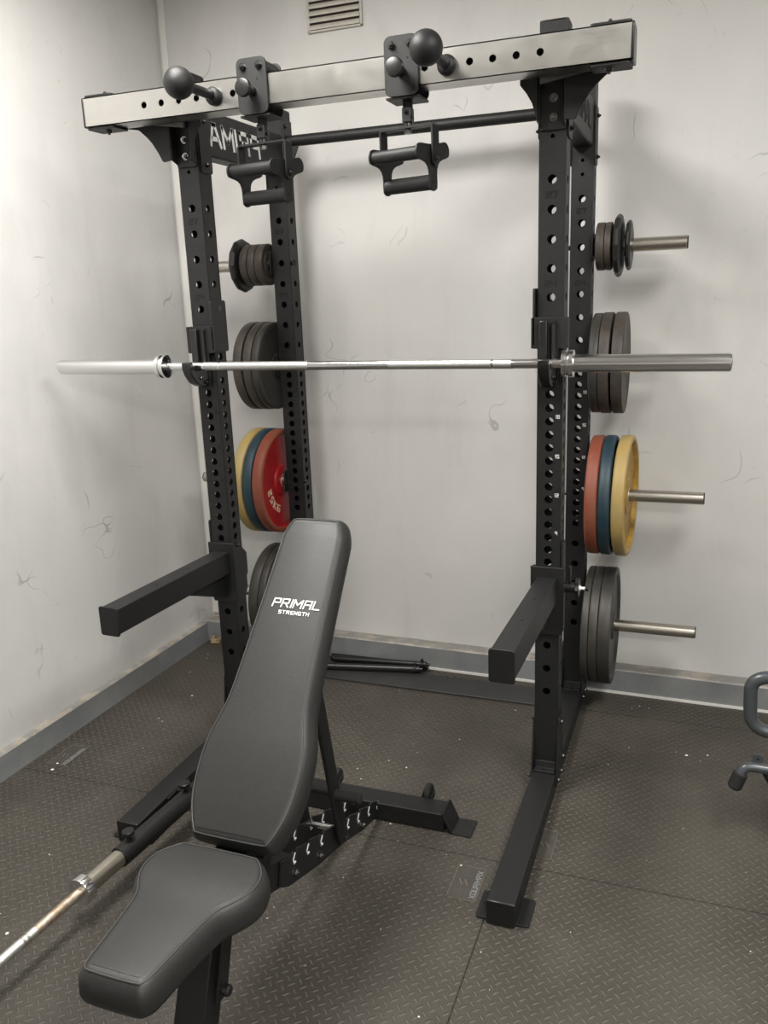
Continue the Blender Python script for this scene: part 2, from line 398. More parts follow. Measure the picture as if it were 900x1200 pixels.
# ------------------------------------------------------------------ room shell
LEDGE = 0.095     # the skirting is a thick plinth with a worn ledge
def backy(x): return 0.796 - 0.0175 * (x + 1.203) + LEDGE
def leftx(y): return -1.203 - 0.0257 * (0.796 - y) - 0.030
YF, XR = -6.6, 3.4
cx0, cy0 = leftx(0.89), backy(-1.23)
def quadbox(name, m, pts, z0, z1):   # footprint polygon extruded
    mb = MB(); mb.prism(pts, (0, 0, 0), (1, 0, 0), (0, 1, 0), (0, 0, 1), z0, z1)
    return struct(mb.build(name, m, smooth=0))
quadbox('floor', M_FLOOR, [(-1.6, YF - .1), (XR + .1, YF - .1), (XR + .1, 1.1), (-1.6, 1.1)], -0.05, 0)
quadbox('ceiling', M_CEIL, [(-1.6, YF - .1), (XR + .1, YF - .1), (XR + .1, 1.1), (-1.6, 1.1)], CEIL, CEIL + .1)
quadbox('wall_back', M_WALLB, [(-1.35, backy(-1.35)), (XR, backy(XR)), (XR, 1.0), (-1.35, 1.0)], 0, CEIL)
quadbox('wall_left', M_WALLL, [(leftx(YF), YF), (leftx(backy(-1.22)), backy(-1.22)), (-1.5, backy(-1.22)), (-1.5, YF)], 0, CEIL)
quadbox('wall_right', M_WALLB, [(XR, YF), (XR + .1, YF), (XR + .1, 1.0), (XR, 1.0)], 0, CEIL)
quadbox('wall_front', M_WALLB, [(-1.5, YF - .1), (XR, YF - .1), (XR, YF), (-1.5, YF)], 0, CEIL)

def skirting(name, p0, p1, inward, h, th, h2):
    p0, p1, inw = V(p0), V(p1), V(inward)
    d = (p1 - p0).normalized(); L = (p1 - p0).length
    mb = MB()
    mb.prism([(0, 0), (th, 0), (th, h - 0.006), (0, h2 - 0.006)], p0, inw, (0, 0, 1), d, 0, L)
    mb.cur = 1
    # the worn, knocked top edge: slightly wavy
    n = 60; vs = []
    for i in range(n + 1):
        t = L * i / n; hh = h + 0.0022 * math.sin(i * 1.7) * math.sin(i * .37) + random.uniform(-.0012, .0012)
        for a, b in ((0, h2 - 0.006), (th, h - 0.006), (th - .005, hh), (0, h2 + (hh - h) * .5)):
            vs.append(p0 + d * t + inw * a + V((0, 0, b)))
    fs = []
    for i in range(n):
        for k in range(4): fs.append((i * 4 + k, i * 4 + (k + 1) % 4, (i + 1) * 4 + (k + 1) % 4, (i + 1) * 4 + k))
    mb.add(vs, fs)
    return struct(mb.build(name, [M_SKIRT, M_SKTOP], smooth=20))
bn = V((-0.0175, -1, 0)).normalized(); ln = V((1, 0.0257, 0)).normalized()
skirting('baseboard_back', (cx0, backy(cx0), 0), (XR, backy(XR), 0), bn, 0.104, LEDGE, 0.092)
skirting('baseboard_left', (leftx(YF), YF, 0), (cx0, cy0, 0), ln, 0.098, 0.030, 0.098)
mb = MB()   # pale sealant strip along the foot of the back skirting
mb.prism([(-0.1, 0), (2.6, 0), (2.6, 0.009), (-0.1, 0.009)], (0, backy(0) - LEDGE, 0), (1, -0.0175, 0), (0, 0, 1), bn, 0, 0.007)
struct(mb.build('trim_1', M_TRUNK))
mb = MB(); mb.bx(cx0 + .012, cx0 + .040, backy(-1.2) - .009, backy(-1.2) + .002, 0.11, CEIL)
struct(mb.build('trim_2', M_TRUNK, bevel=.002))

# embossed logo panels of the rubber floor mats
def mat_panel(x0, x1, y0, y1, name, f=1):
    mb = MB(); mb.bx(x0, x1, y0, y1, 0.0002, 0.0012)
    mb.cur = 1; e = .0016
    for a in ((x0, x1, y0, y0 + e), (x0, x1, y1 - e, y1), (x0, x0 + e, y0, y1), (x1 - e, x1, y0, y1)): mb.bx(*a, 0.0002, 0.0019)
    cx, cy = (x0 + x1) / 2 - f * (x1 - x0) * .12, (y0 + y1) / 2
    for k in (-.008, .008):
        mb.box((cx + k, cy, .0017), (.003, .026, .001), Matrix.Rotation(math.radians(28), 3, 'Z'))
    mb.cur = 2
    lettering(mb, 'XOURMAX', ((x0 + x1) / 2 + f * (x1 - x0) * .42, (y0 + y1) / 2, 0.0012), (0, f, 0), (-f, 0, 0), 0.014, .18, .3, 0, .0007)
    return struct(mb.build(name, [M_PATCH, M_PATCHE, M_SKIRT], smooth=0))
M3 = mat_panel(0.414, 0.497, -0.609, -0.467, 'trim_3')
mat_panel(0.583, 0.663, -0.372, -0.230, 'trim_4', -1)
mat_panel(-1.17, -1.09, -0.375, -0.235, 'trim_5')

# wall vent high on the back wall
vt = thing('wall_vent', 'painted louvred air vent high on the back wall above the rack', 'vent', (-.413, .87, 2.62))
vy = backy(-.413)
mb = MB(); mb.bx(-.525, -.301, vy - .006, vy + .001, 2.626, 2.876); mb.build('vent_backing', M_VDARK, vt)
mb = MB()
for a in ((-.529, -.519, 2.620, 2.882), (-.307, -.297, 2.620, 2.882)): mb.bx(a[0], a[1], vy - .012, vy + .001, a[2], a[3])
mb.bx(-.529, -.297, vy - .012, vy, 2.620, 2.628); mb.bx(-.529, -.297, vy - .012, vy, 2.874, 2.882)
mb.build('vent_frame', M_VENT, vt, bevel=.002)
mb = MB()
for k in range(10):
    z = 2.640 + k * .0248
    mb.prism([(0, -.004), (.014, -.012), (.016, -.004), (.004, .008)], (-.520, vy - .002, z), (0, -1, 0), (0, 0, 1), (1, 0, 0), 0, .214)
plab(mb.build('vent_louvres', M_VENT, vt, bevel=.001), 'chipped painted louvres')

# ceiling lights (out of frame, they light the room; the last is an added fill)
for i, (p, s, e, c) in enumerate(LAMPS):
    t = thing('ceiling_light', ['rectangular ceiling light above the left of the rack', 'rectangular ceiling light on the right of the room', 'added fill light panel on the ceiling across the room behind the bench'][i], 'ceiling light', (p[0], p[1], CEIL))
    mb = MB(); mb.bx(p[0] - s[0] / 2 - .03, p[0] + s[0] / 2 + .03, p[1] - s[1] / 2 - .03, p[1] + s[1] / 2 + .03, CEIL - .06, CEIL)
    mb.build('lamp_housing', M_LAMPB, t, bevel=.005)
    mb = MB(); mb.bx(p[0] - s[0] / 2, p[0] + s[0] / 2, p[1] - s[1] / 2, p[1] + s[1] / 2, CEIL - .07, CEIL - .06)
    mb.build('lamp_diffuser', M_EMIT, t)

# ------------------------------------------------------------------ rack
S = 0.075; HW = 0.5824; YR = 0.6156; PP = 0.03991; Z1 = 0.3505; ZT = 2.30; ZB = 0.0712
def hz(k):
    if k <= 6: return Z1 + 2 * PP * (k - 1)
    if k <= 21: return Z1 + 10 * PP + PP * (k - 6)
    return Z1 + 25 * PP + 2 * PP * (k - 21)
rack = thing('squat_rack', 'large black half rack with four perforated uprights and brushed steel top beam', 'squat rack', (0, 0.3, 0))
ZU = ZB + 0.001
main = [(hz(k), 0.0125) for k in range(1, 29)]
def upright(sx, y0, extra, tone):
    mb = MB(); x = sx * HW; th = 0.0035
    hs = [(z - ZU, r) for z, r in main + extra]
    L = ZT - ZU
    perf(mb, (x, y0, ZU), (1, 0, 0), (0, 0, 1), (0, -1, 0), S, L, hs, th)
    perf(mb, (x, y0 + S, ZU), (-1, 0, 0), (0, 0, 1), (0, 1, 0), S, L, hs, th)
    perf(mb, (x + S / 2, y0 + S / 2, ZU), (0, 1, 0), (0, 0, 1), (1, 0, 0), S - 2 * th, L, hs, th)
    perf(mb, (x - S / 2, y0 + S / 2, ZU), (0, -1, 0), (0, 0, 1), (-1, 0, 0), S - 2 * th, L, hs, th)
    mb.bx(x - S / 2, x + S / 2, y0, y0 + S, ZT, ZT + .003)
    u = mb.build('upright', M_BLACK, rack, smooth=25)
    for k in (27, 24):
        nb = MB(); lettering(nb, str(k), (x, y0 - 0.0002, hz(k) + PP - .008), (1, 0, 0), (0, 0, 1), 0.0145, .28, .38, wide=1.3)
        plab(nb.build('hole_number', M_DARK, u, smooth=0), 'dark hole number %d' % k)
    for k in (18, 15, 12, 9):
        nb = MB(); lettering(nb, str(k), (x + 0.0245, y0 - 0.0002, hz(k) + .010), (1, 0, 0), (0, 0, 1), 0.0095, .2, .3, wide=.9)
        plab(nb.build('hole_number', M_LGREY if sx > 0 else M_DARK, u, smooth=0), 'small hole number %d' % k)
    return u
upright(-1, 0, [(2.018, .006)], 0); upright(1, 0, [(2.018, .006)], 1)
upright(-1, YR, [(1.985, .006), (2.03, .006)], 0); upright(1, YR, [(1.985, .006), (2.03, .006)], 1)

# side base tubes, foot plates, gussets
for sx in (-1, 1):
    x = sx * HW
    mb = MB(); mb.bx(x - S / 2, x + S / 2, -0.672, 0.73, 0.002, ZB)
    foot = mb.build('base_rail', M_BLACK, rack, bevel=.003)
    mb = MB(); mb.bx(x - S / 2 - .001, x + S / 2 + .001, -0.6765, -0.672, 0.004, ZB + .002); mb.build('end_cap', M_PLASTIC, foot, bevel=.002)
    for k in range(9):
        mb = MB(); mb.lathe((x + S / 2 - .001, -0.56 + k * .052, .036), (1, 0, 0), [(0, .0085), (.0016, .0085)], 16)
        mb.build('side_hole', M_DARK, foot)
    mb = MB(); mb.prism(rrect(x - .072, -.662, x + .072, -.556, .008), (0, 0, 0), (1, 0, 0), (0, 1, 0), (0, 0, 1), 0.0005, .006)
    fp = mb.build('floor_plate', M_BLACK, rack, bevel=.001)
    for q in (-.056, .056):
        mb = MB(); mb.lathe((x + q, -.61, .0045), (0, 0, 1), [(0, .006), (.0019, .006)], 16)
        mb.build('fixing_hole', M_DARK, fp)
    for y0 in (0, YR):
        for s2 in (-1, 1):
            xx = x + s2 * (S / 2)
            poly = [(-.035, .03), (-.02, .10), (0.004, .25), (.012, .258), (.06, .258), (.066, .25), (.10, .085), (.105, .03)]
            mb = MB(); mb.prism(poly, (xx, y0, 0), (0, 1, 0), (0, 0, 1), (s2, 0, 0), 0, .006)
            mb.build('gusset_plate', M_BLACK, rack, bevel=.001)
            for (yy, zz) in ((.03, .235), (.04, .05), (-.02, .05), (.075, .085)):
                if s2 == sx or y0 == 0: bolt(rack, (xx + s2 * .006, y0 + yy, zz), (s2, 0, 0), .0065)
        mb = MB(); mb.prism([(-.034, 0), (-.001, 0), (-.001, .03), (-.006, .03), (-.010, .008), (-.034, .008)], (x, y0, ZB), (0, 1, 0), (0, 0, 1), (1, 0, 0), -.034, .034)
        mb.build('base_bracket', M_BLACK, rack, bevel=.001)
        bolt(rack, (x, y0 - .02, ZB + .008), (0, 0, 1), .006, .004)
mb = MB(); mb.bx(-HW + S / 2, HW - S / 2, .557, .702, 0.0005, .009)
mb.build('rear_base_crossmember', M_PLATE, rack, bevel=.002)

# side top panels
for sx in (-1, 1):
    x = sx * HW
    mb = MB(); mb.bx(x - .034, x + .034, S + .001, YR - .001, 2.072, 2.215)
    pn = mb.build('side_panel', M_BLACK, rack, bevel=.006)
    lb = MB()
    if sx < 0:   # seen from inside the rack: mirrored
        lettering(lb, 'PRIMaL', (x + .034, .228, 2.112), (0, -1, 0), (0, 0, 1), .062, .22, .30, .14, .0012, 1.0)
        plab(lb.build('cutout_lettering', M_WHITE, pn, smooth=0), 'name lettering seen from behind, painted pale for the bright wall through its cut-outs')
    else:
        lettering(lb, 'PRIMaL', (x + .0342, .345, 2.118), (0, 1, 0), (0, 0, 1), .060, .2, .30, .14, .0008, 1.0)
        plab(lb.build('cutout_lettering', M_DARK, pn, smooth=0), 'name lettering painted dark for the shade inside its cut-outs')
    for y0, dd in ((0, 1), (YR, -1)):
        # bracket plate wrapping the inner and outer face of the upright
        for s2 in (-1, 1):
            xx = x + s2 * S / 2; ya = y0 + (.012 if dd > 0 else -.004); yb = y0 + S + (.004 if dd > 0 else -.012)
            mb = MB(); mb.prism(rrect(ya, 2.015, yb, 2.2, .008), (xx, 0, 0), (0, 1, 0), (0, 0, 1), (s2, 0, 0), 0, .005)
            mb.build('panel_bracket', M_BLACK, rack, bevel=.001)
            bolt(rack, (xx + s2 * .005, (ya + yb) / 2, 2.04), (s2, 0, 0), .007)
            if dd < 0 or s2 > 0: bolt(rack, (xx + s2 * .005, (ya + yb) / 2, 2.17), (s2, 0, 0), .007)

# front top brackets that carry the beam
BX0, BX1, BYF, BYB, BZ0, BZ1 = -.837, .797, -.160, -.082, 2.150, 2.2345
for sx in (-1, 1):
    x = sx * HW
    mb = MB(); mb.prism(rrect(x - .036, 2.032, x + .036, 2.20, .006), (0, 0, 0), (1, 0, 0), (0, 0, 1), (0, -1, 0), 0.0005, .007)
    mb.build('front_bracket', M_BLACK, rack, bevel=.001)
    bolt(rack, (x + .003 * sx, -.007, 2.113), (0, -1, 0), .0085, .008, M_NUT); bolt(rack, (x + .003 * sx, -.007, 2.064), (0, -1, 0), .0085, .008, M_NUT)
    # outward and inward wings with concave lower edges
    out = [(.030, 2.160), (.200, 2.160), (.192, 2.1585), (.149, 2.151), (.139, 2.144), (.118, 2.126), (.101, 2.107), (.082, 2.078), (.068, 2.051), (.062, 2.048), (.030, 2.052)]
    mb = MB(); mb.prism([(sx * a, b) for a, b in out], (x, 0, 0), (1, 0, 0), (0, 0, 1), (0, -1, 0), .034, .040); mb.build('gusset_wing', M_BLACK, rack, bevel=.001)
    inn = [(.030, 2.160), (.083, 2.160), (.083, 2.146), (.066, 2.125), (.050, 2.098), (.040, 2.065), (.036, 2.048), (.030, 2.045)]
    mb = MB(); mb.prism([(-sx * a, b) for a, b in inn], (x, 0, 0), (1, 0, 0), (0, 0, 1), (0, -1, 0), .034, .040); mb.build('gusset_wing', M_BLACK, rack, bevel=.001)
    for q in (-.0335, .0335):
        mb = MB(); mb.prism([(-.007, 2.040), (-.040, 2.052), (-.040, 2.160), (-.007, 2.160)], (x + q, 0, 0), (0, 1, 0), (0, 0, 1), (1, 0, 0), -.0025, .0025); mb.build('bracket_web', M_BLACK, rack, bevel=.001)
    lip = [(-.027, 2.141), (.165, 2.170), (.165, 2.176), (-.027, 2.176)]
    mb = MB(); mb.prism([(sx * a, b) for a, b in lip], (x, 0, 0), (1, 0, 0), (0, 0, 1), (0, -1, 0), .0405, .052); plab(mb.build('beam_seat', M_LIP, rack, bevel=.001), 'bare metal tapered beam seat')
    mb = MB(); mb.bx(x - .05, x + .05, -.0818, -.0285, 2.165, 2.215); mb.build('beam_spacer', M_BLACK, rack, bevel=.002)

# hollow brushed beam with its holes
mb = MB(); th = .003
bh = [-.617 + .061 * k for k in range(6)] + [.269 + .0612 * k for k in range(6)]
L = BX1 - BX0
hs = [(h - BX0, .0095) for h in bh]
zc = 2.194; 
# front and back faces (asymmetric around the hole line is negligible)
perf(mb, (BX0, BYF, (BZ0 + BZ1) / 2), (0, 0, 1), (1, 0, 0), (0, -1, 0), BZ1 - BZ0, L, hs, th)
perf(mb, (BX0, BYB, (BZ0 + BZ1) / 2), (0, 0, -1), (1, 0, 0), (0, 1, 0), BZ1 - BZ0, L, hs, th)
mb.bx(BX0, BX1, BYF, BYB, BZ1 - th, BZ1); mb.bx(BX0, BX1, BYF, BYB, BZ0, BZ0 + th)
beam = mb.build('top_beam', M_STEEL, rack, smooth=0); plab(beam, 'brushed stainless steel beam')
for x, d in ((BX0, -1), (BX1, 1)):
    mb = MB(); mb.prism(rrect(BYF - .001, BZ0 - .001, BYB + .001, BZ1 + .001, .006), (x, 0, 0), (0, 1, 0), (0, 0, 1), (d, 0, 0), -.001, .007)
    mb.build('end_cap', M_PLASTIC, rack, bevel=.002)
    for z, dz in ((BZ1, 1), (BZ0, -1)):
        mb = MB(); mb.prism(rrect(min(x, x - d * .10), BYF + .004, max(x, x - d * .10), BYB + .004, .008), (0, 0, z), (1, 0, 0), (0, 1, 0), (0, 0, dz), .0003, .007)
        mb.build('stop_plate', M_BLACK, rack, bevel=.001)
        bolt(rack, (x - d * .055, (BYF + BYB) / 2, z + dz * .007), (0, 0, dz), .0085, .007)

# rear pull-up bar and flanges
mb = MB(); mb.cyl((-HW + S / 2 + .004, .658, 2.197), (HW - S / 2 - .004, .658, 2.197), .0205, n=28); mb.build('pull_up_bar', M_BLACK, rack)
for sx in (-1, 1):
    xx = sx * (HW - S / 2)
    mb = MB(); mb.prism([(-.036, 2.27), (.036, 2.27), (.036, 2.12), (-.036, 2.12)], (xx, .653, 0), (0, 1, 0), (0, 0, 1), (-sx, 0, 0), 0, .006)
    mb.prism([(0, 2.178), (.05, 2.178), (.03, 2.135), (.004, 2.085), (0, 2.085)], (xx - sx * 0, .65, 0), (-sx, 0, 0), (0, 0, 1), (0, 1, 0), 0, .006)
    mb.build('pull_up_bar_flange', M_BLACK, rack, bevel=.001)
    bolt(rack, (xx - sx * .006, .630, 2.245), (-sx, 0, 0), .0085)
# head boxes on the uprights
for sx in (-1, 1):
    mb = MB(); mb.prism(rrect(sx * HW - .0385, -.001, sx * HW + .0385, S + .001, .008), (0, 0, ZT + .0031), (1, 0, 0), (0, 1, 0), (0, 0, 1), 0, .004)
    mb.build('end_cap', M_PLASTIC, rack, bevel=.001)
    mb = MB(); mb.prism(rrect(sx * HW - .0385, YR - .001, sx * HW + .0385, YR + S + .001, .008), (0, 0, ZT + .0031), (1, 0, 0), (0, 1, 0), (0, 0, 1), 0, .004)
    mb.build('end_cap', M_PLASTIC, rack, bevel=.001)

# storage pegs
YP = .630      # the peg plates stick out a little in front of the rear uprights
PEGZ = [(1.746, .932), (1.3465, .90), (.8635, 1.030), (.349, 1.026)]
for sx in (-1, 1):
    for z, xe in PEGZ:
        mb = MB(); mb.cyl((sx * .626, YP, z), (sx * xe, YP, z), .0225, n=32, ch=.0015)
        pg = plab(mb.build('storage_peg', M_PEG, rack), 'bare metal storage peg')
        mb = MB(); mb.cyl((sx * (xe - .001), YP, z), (sx * (xe + .0035), YP, z), .0215, n=32, ch=.001); mb.build('end_cap', M_PLASTIC, pg)
        mb = MB(); mb.prism(rrect(YP - .036, z - .045, YP + .036, z + .045, .006), (sx * (HW + S / 2), 0, 0), (0, 1, 0), (0, 0, 1), (sx, 0, 0), 0, .0055)
        mb.cyl((sx * .624, YP, z), (sx * .630, YP, z), .03, n=28)
        mb.build('peg_flange', M_BLACK, pg, bevel=.001)
        bolt(rack, (sx * HW - .0 + (-sx) * (S / 2) , YP, z - .0), (-sx, 0, 0), .009)

# ------------------------------------------------------------------ weight plates
def plate_mesh(x0, x1, R_, z, sx, kind):
    a, b = x0, x1; th = b - a; mb = MB(); o = (sx * a, YP, z); d = (sx, 0, 0)
    bore = .0245
    if kind == 'hex':
        prof = [(.004, bore), (.004, .04), (.002, .045), (.002, R_ * .72), (th * .18, R_ * .93), (th * .38, R_), (th * .62, R_), (th * .82, R_ * .93), (th - .002, R_ * .72), (th - .002, .045), (th - .004, .04), (th - .004, bore)]
        mb.lathe(o, d, prof, 12, True); return mb, 10
    rim = min(.022, R_ * .16); dp = .0025 if R_ < .2 else .010
    prof = [(.001, bore), (.001, .048), (.004, .052), (dp, .056), (dp, R_ - rim - .006), (.001, R_ - rim), (0, R_ - rim + .002), (0, R_ - .005), (.0015, R_ - .0015), (.004, R_), (th - .004, R_), (th - .0015, R_ - .0015), (th, R_ - .005), (th, R_ - rim + .002), (th - .001, R_ - rim), (th - dp, R_ - rim - .006), (th - dp, .056), (th - .004, .052), (th - .001, .048), (th - .001, bore)]
    if kind == 'bumper':
        rim = .020
        prof = [(.010, bore), (.010, .06), (.012, .066), (.017, .07), (.017, R_ - rim - .006), (.003, R_ - rim), (0, R_ - rim + .003), (0, R_ - .007), (.003, R_ - .002), (.006, R_), (th - .006, R_), (th - .003, R_ - .002), (th, R_ - .007), (th, R_ - rim + .003), (th - .003, R_ - rim), (th - .017, R_ - rim - .006), (th - .017, .07), (th - .012, .066), (th - .010, .06), (th - .010, bore)]
    mb.lathe(o, d, prof, 64, True)
    return mb, 35
def weight(x0, x1, r, z, sx, kind, ms, label, group):
    mb, sm = plate_mesh(x0, x1, r, z, sx, kind)
    if kind == 'bumper':
        t = thing('weight_plate', label, 'weight plate', (sx * (x0 + x1) / 2, YP, z), group)
        # split faces: recessed web gets the face colour
        n = len(mb.f)
        for i, f in enumerate(mb.f):
            rr = max(math.hypot(mb.v[k][1] - YP, mb.v[k][2] - z) for k in f)
            if rr < r - .019: mb.mi[i] = 1
        mb.build('plate_body', list(ms), t, smooth=sm, weld=False)
        mb = MB(); th = x1 - x0
        for o_, d in ((x0, 1), (x1, -1)):
            mb.lathe((sx * (o_ + d * .0095), YP, z), (sx * d, 0, 0), [(0, .0262), (.0012, .0262), (.0012, .0246), (0, .0246)], 28, True)
        mb.build('bore_ring', M_BRIGHT, t)
        if sx > 0 and x0 > .72: t.location.x += .010; t.rotation_euler.z = math.radians(-2.5)   # hangs slightly askew
        return t, r
    o = mb.build('weight_plate', ms, smooth=sm)
    tag(o, label, 'weight plate', group)
    return o, r
side = {-1: 'left', 1: 'right'}
def lay(sx, z, kind, items, group):
    for (x0, x1, r, k, ms, label) in items: weight(x0, x1 - .0006, r, z, sx, k, ms, label, group)
# the plates sit on the peg: centre a touch low so the bore rests on it
for sx in (1, -1):
    s = side[sx]
    if sx > 0:
        lay(sx, 1.7455, 'iron', [(.637, .666, .080, 'iron', M_IRON, 'small brown iron disc on the top right peg, against the upright'),
            (.666, .689, .080, 'iron', M_IRON, 'small brown iron disc on the top right peg, behind the large faceted disc'),
            (.692, .728, .104, 'hex', M_HEX, 'larger black faceted rubber disc on the top right peg'),
            (.731, .757, .083, 'hex', M_HEX, 'outermost small black faceted disc on the top right peg')], 'small plates on the top right peg')
    else:
        lay(sx, 1.7455, 'iron', [(.637, .672, .080, 'iron', M_IRON, 'small brown iron disc on the top left peg, against the upright'),
            (.672, .706, .080, 'iron', M_IRON, 'small brown iron disc on the top left peg, middle of the brown three'),
            (.706, .740, .080, 'iron', M_IRON, 'small brown iron disc on the top left peg, touching the faceted disc'),
            (.743, .782, .104, 'hex', M_HEX, 'black faceted rubber disc with a hole, on the top left peg')], 'small plates on the top left peg')
    lay(sx, 1.3455, 'iron', [(.634, .666, .176, 'iron', M_IRON2, 'mid-size dark iron plate on the %s peg behind the barbell, nearest the upright' % s),
        (.666, .703, .178, 'iron', M_IRON, 'mid-size dark iron plate on the %s peg behind the barbell, middle one' % s),
        (.709, .748, .178, 'iron', M_IRON, 'mid-size dark iron plate on the %s peg behind the barbell, outermost' % s)], 'dark plates on the %s second peg' % s)
    lay(sx, .8622, 'b', [(.636, .681, .2205, 'bumper', (M_RED, M_REDF), 'faded red competition plate on the %s side of the rack' % s),
        (.682, .725, .2215, 'bumper', (M_BLU, M_BLU), 'dark blue competition plate on the %s side of the rack' % s),
        (.727, .773, .2225, 'bumper', (M_YEL, M_YELF), 'worn yellow competition plate on the %s side of the rack' % s)], 'coloured plates on the %s third peg' % s)
    lay(sx, .3478, 'iron', [(.634, .661, .2225, 'iron', M_IRON2, 'large black iron plate on the lowest %s peg, nearest the upright' % s),
        (.661, .694, .2235, 'iron', M_IRON2, 'large black iron plate on the lowest %s peg, middle one' % s),
        (.694, .739, .2240, 'iron', M_IRON2, 'large black iron plate on the lowest %s peg, outermost' % s)], 'black plates on the lowest %s peg' % s)
# raised weight marking on the inner face of the left red plate
redl = [o for o in C.objects if o.get('label', '').startswith('faded red competition plate on the left')][0]
mb = MB()
for i, ch in enumerate('25KG'):
    a = math.radians(198 + i * 15)     # angle in (y,z), measured from +y
    rr = .135
    c = V((-.636 - .0168, YP + 0, .8622)) + V((0, -math.cos(math.radians(14 + i * 17)) * rr, -math.sin(math.radians(14 + i * 17)) * rr))
    rad = (c - V((c.x, YP, .8622))).normalized(); up = -rad; 
    tan = up.cross(V((1, 0, 0))); 
    lettering(mb, ch, c, tan * -1 if tan.dot(V((0, 1, -1))) < 0 else tan, up, .026, .22, .3, 0, .003)
plab(mb.build('raised_lettering', M_CREAM, redl), 'raised 25KG lettering')

# ------------------------------------------------------------------ J-hooks
def jhook(sx, label):
    x = sx * HW
    t = thing('j_hook', label, 'barbell hook', (x, -.01, 1.335), 'hooks holding the barbell')
    inn = -sx
    mb = MB()
    mb.prism([(x - .053, 1.532), (x + .053, 1.532), (x + .053, 1.445), (x + .026, 1.443), (x + .026, 1.331), (x - .026, 1.331), (x - .03, 1.443), (x - .053, 1.445)], (0, 0, 0), (1, 0, 0), (0, 0, 1), (0, -1, 0), .0125, .0185)
    mb.build('mounting_plate', M_BLACK, t, bevel=.001)
    # side plate wrapping the inner face and a short outer ear
    mb = MB(); mb.prism(rrect(-.0185, 1.445, .078, 1.614, .008), (x + inn * (S / 2 + .0055), 0, 0), (0, 1, 0), (0, 0, 1), (inn, 0, 0), 0, .006)
    mb.build('side_plate', M_BLACK, t, bevel=.001)
    mb = MB(); mb.cyl((x + inn * (S / 2 + .012), .0375, hz(24)), (x + inn * (S / 2 - .03), .0375, hz(24)), .0095); mb.build('locating_pin', M_BOLT, t)
    mb = MB(); mb.bx(x + sx * .0475, x + sx * .053, -.0125, .012, 1.445, 1.532); mb.build('side_ear', M_BLACK, t, bevel=.001)
    # plastic liners and the round rib
    mb = MB(); mb.bx(x - .027, x - .003, -.040, -.0185, 1.395, 1.524); mb.build('plastic_liner', M_PLASTIC, t, bevel=.003)
    mb = MB(); mb.cyl((x + .013, -.026, 1.36), (x + .013, -.026, 1.515), .007); mb.bx(x + .006, x + .020, -.024, -.0185, 1.36, 1.515)
    mb.build('hinge_rod', M_PLASTIC, t)
    bolt(t, (x + .015, -.0185, 1.519), (0, -1, 0), .0065, .006)
    prof = [(-.0185, 1.333), (-.055, 1.338), (-.088, 1.352), (-.112, 1.378), (-.122, 1.400), (-.122, 1.421), (-.106, 1.422), (-.098, 1.408), (-.0905, 1.394), (-.083, 1.391), (-.042, 1.391), (-.032, 1.396), (-.0185, 1.396)]
    mb = MB(); mb.prism(prof, (x, 0, 0), (0, 1, 0), (0, 0, 1), (1, 0, 0), -.016, .016)
    mb.build('hook_arm', M_PLASTIC, t, bevel=.003)
    bolt(t, (x + .016, -.062, 1.366), (1, 0, 0), .006, .004); bolt(t, (x + .016, -.035, 1.350), (1, 0, 0), .006, .004)
jhook(-1, 'black J-shaped hook on the left front upright under the barbell')
jhook(1, 'black J-shaped hook on the right front upright under the barbell')

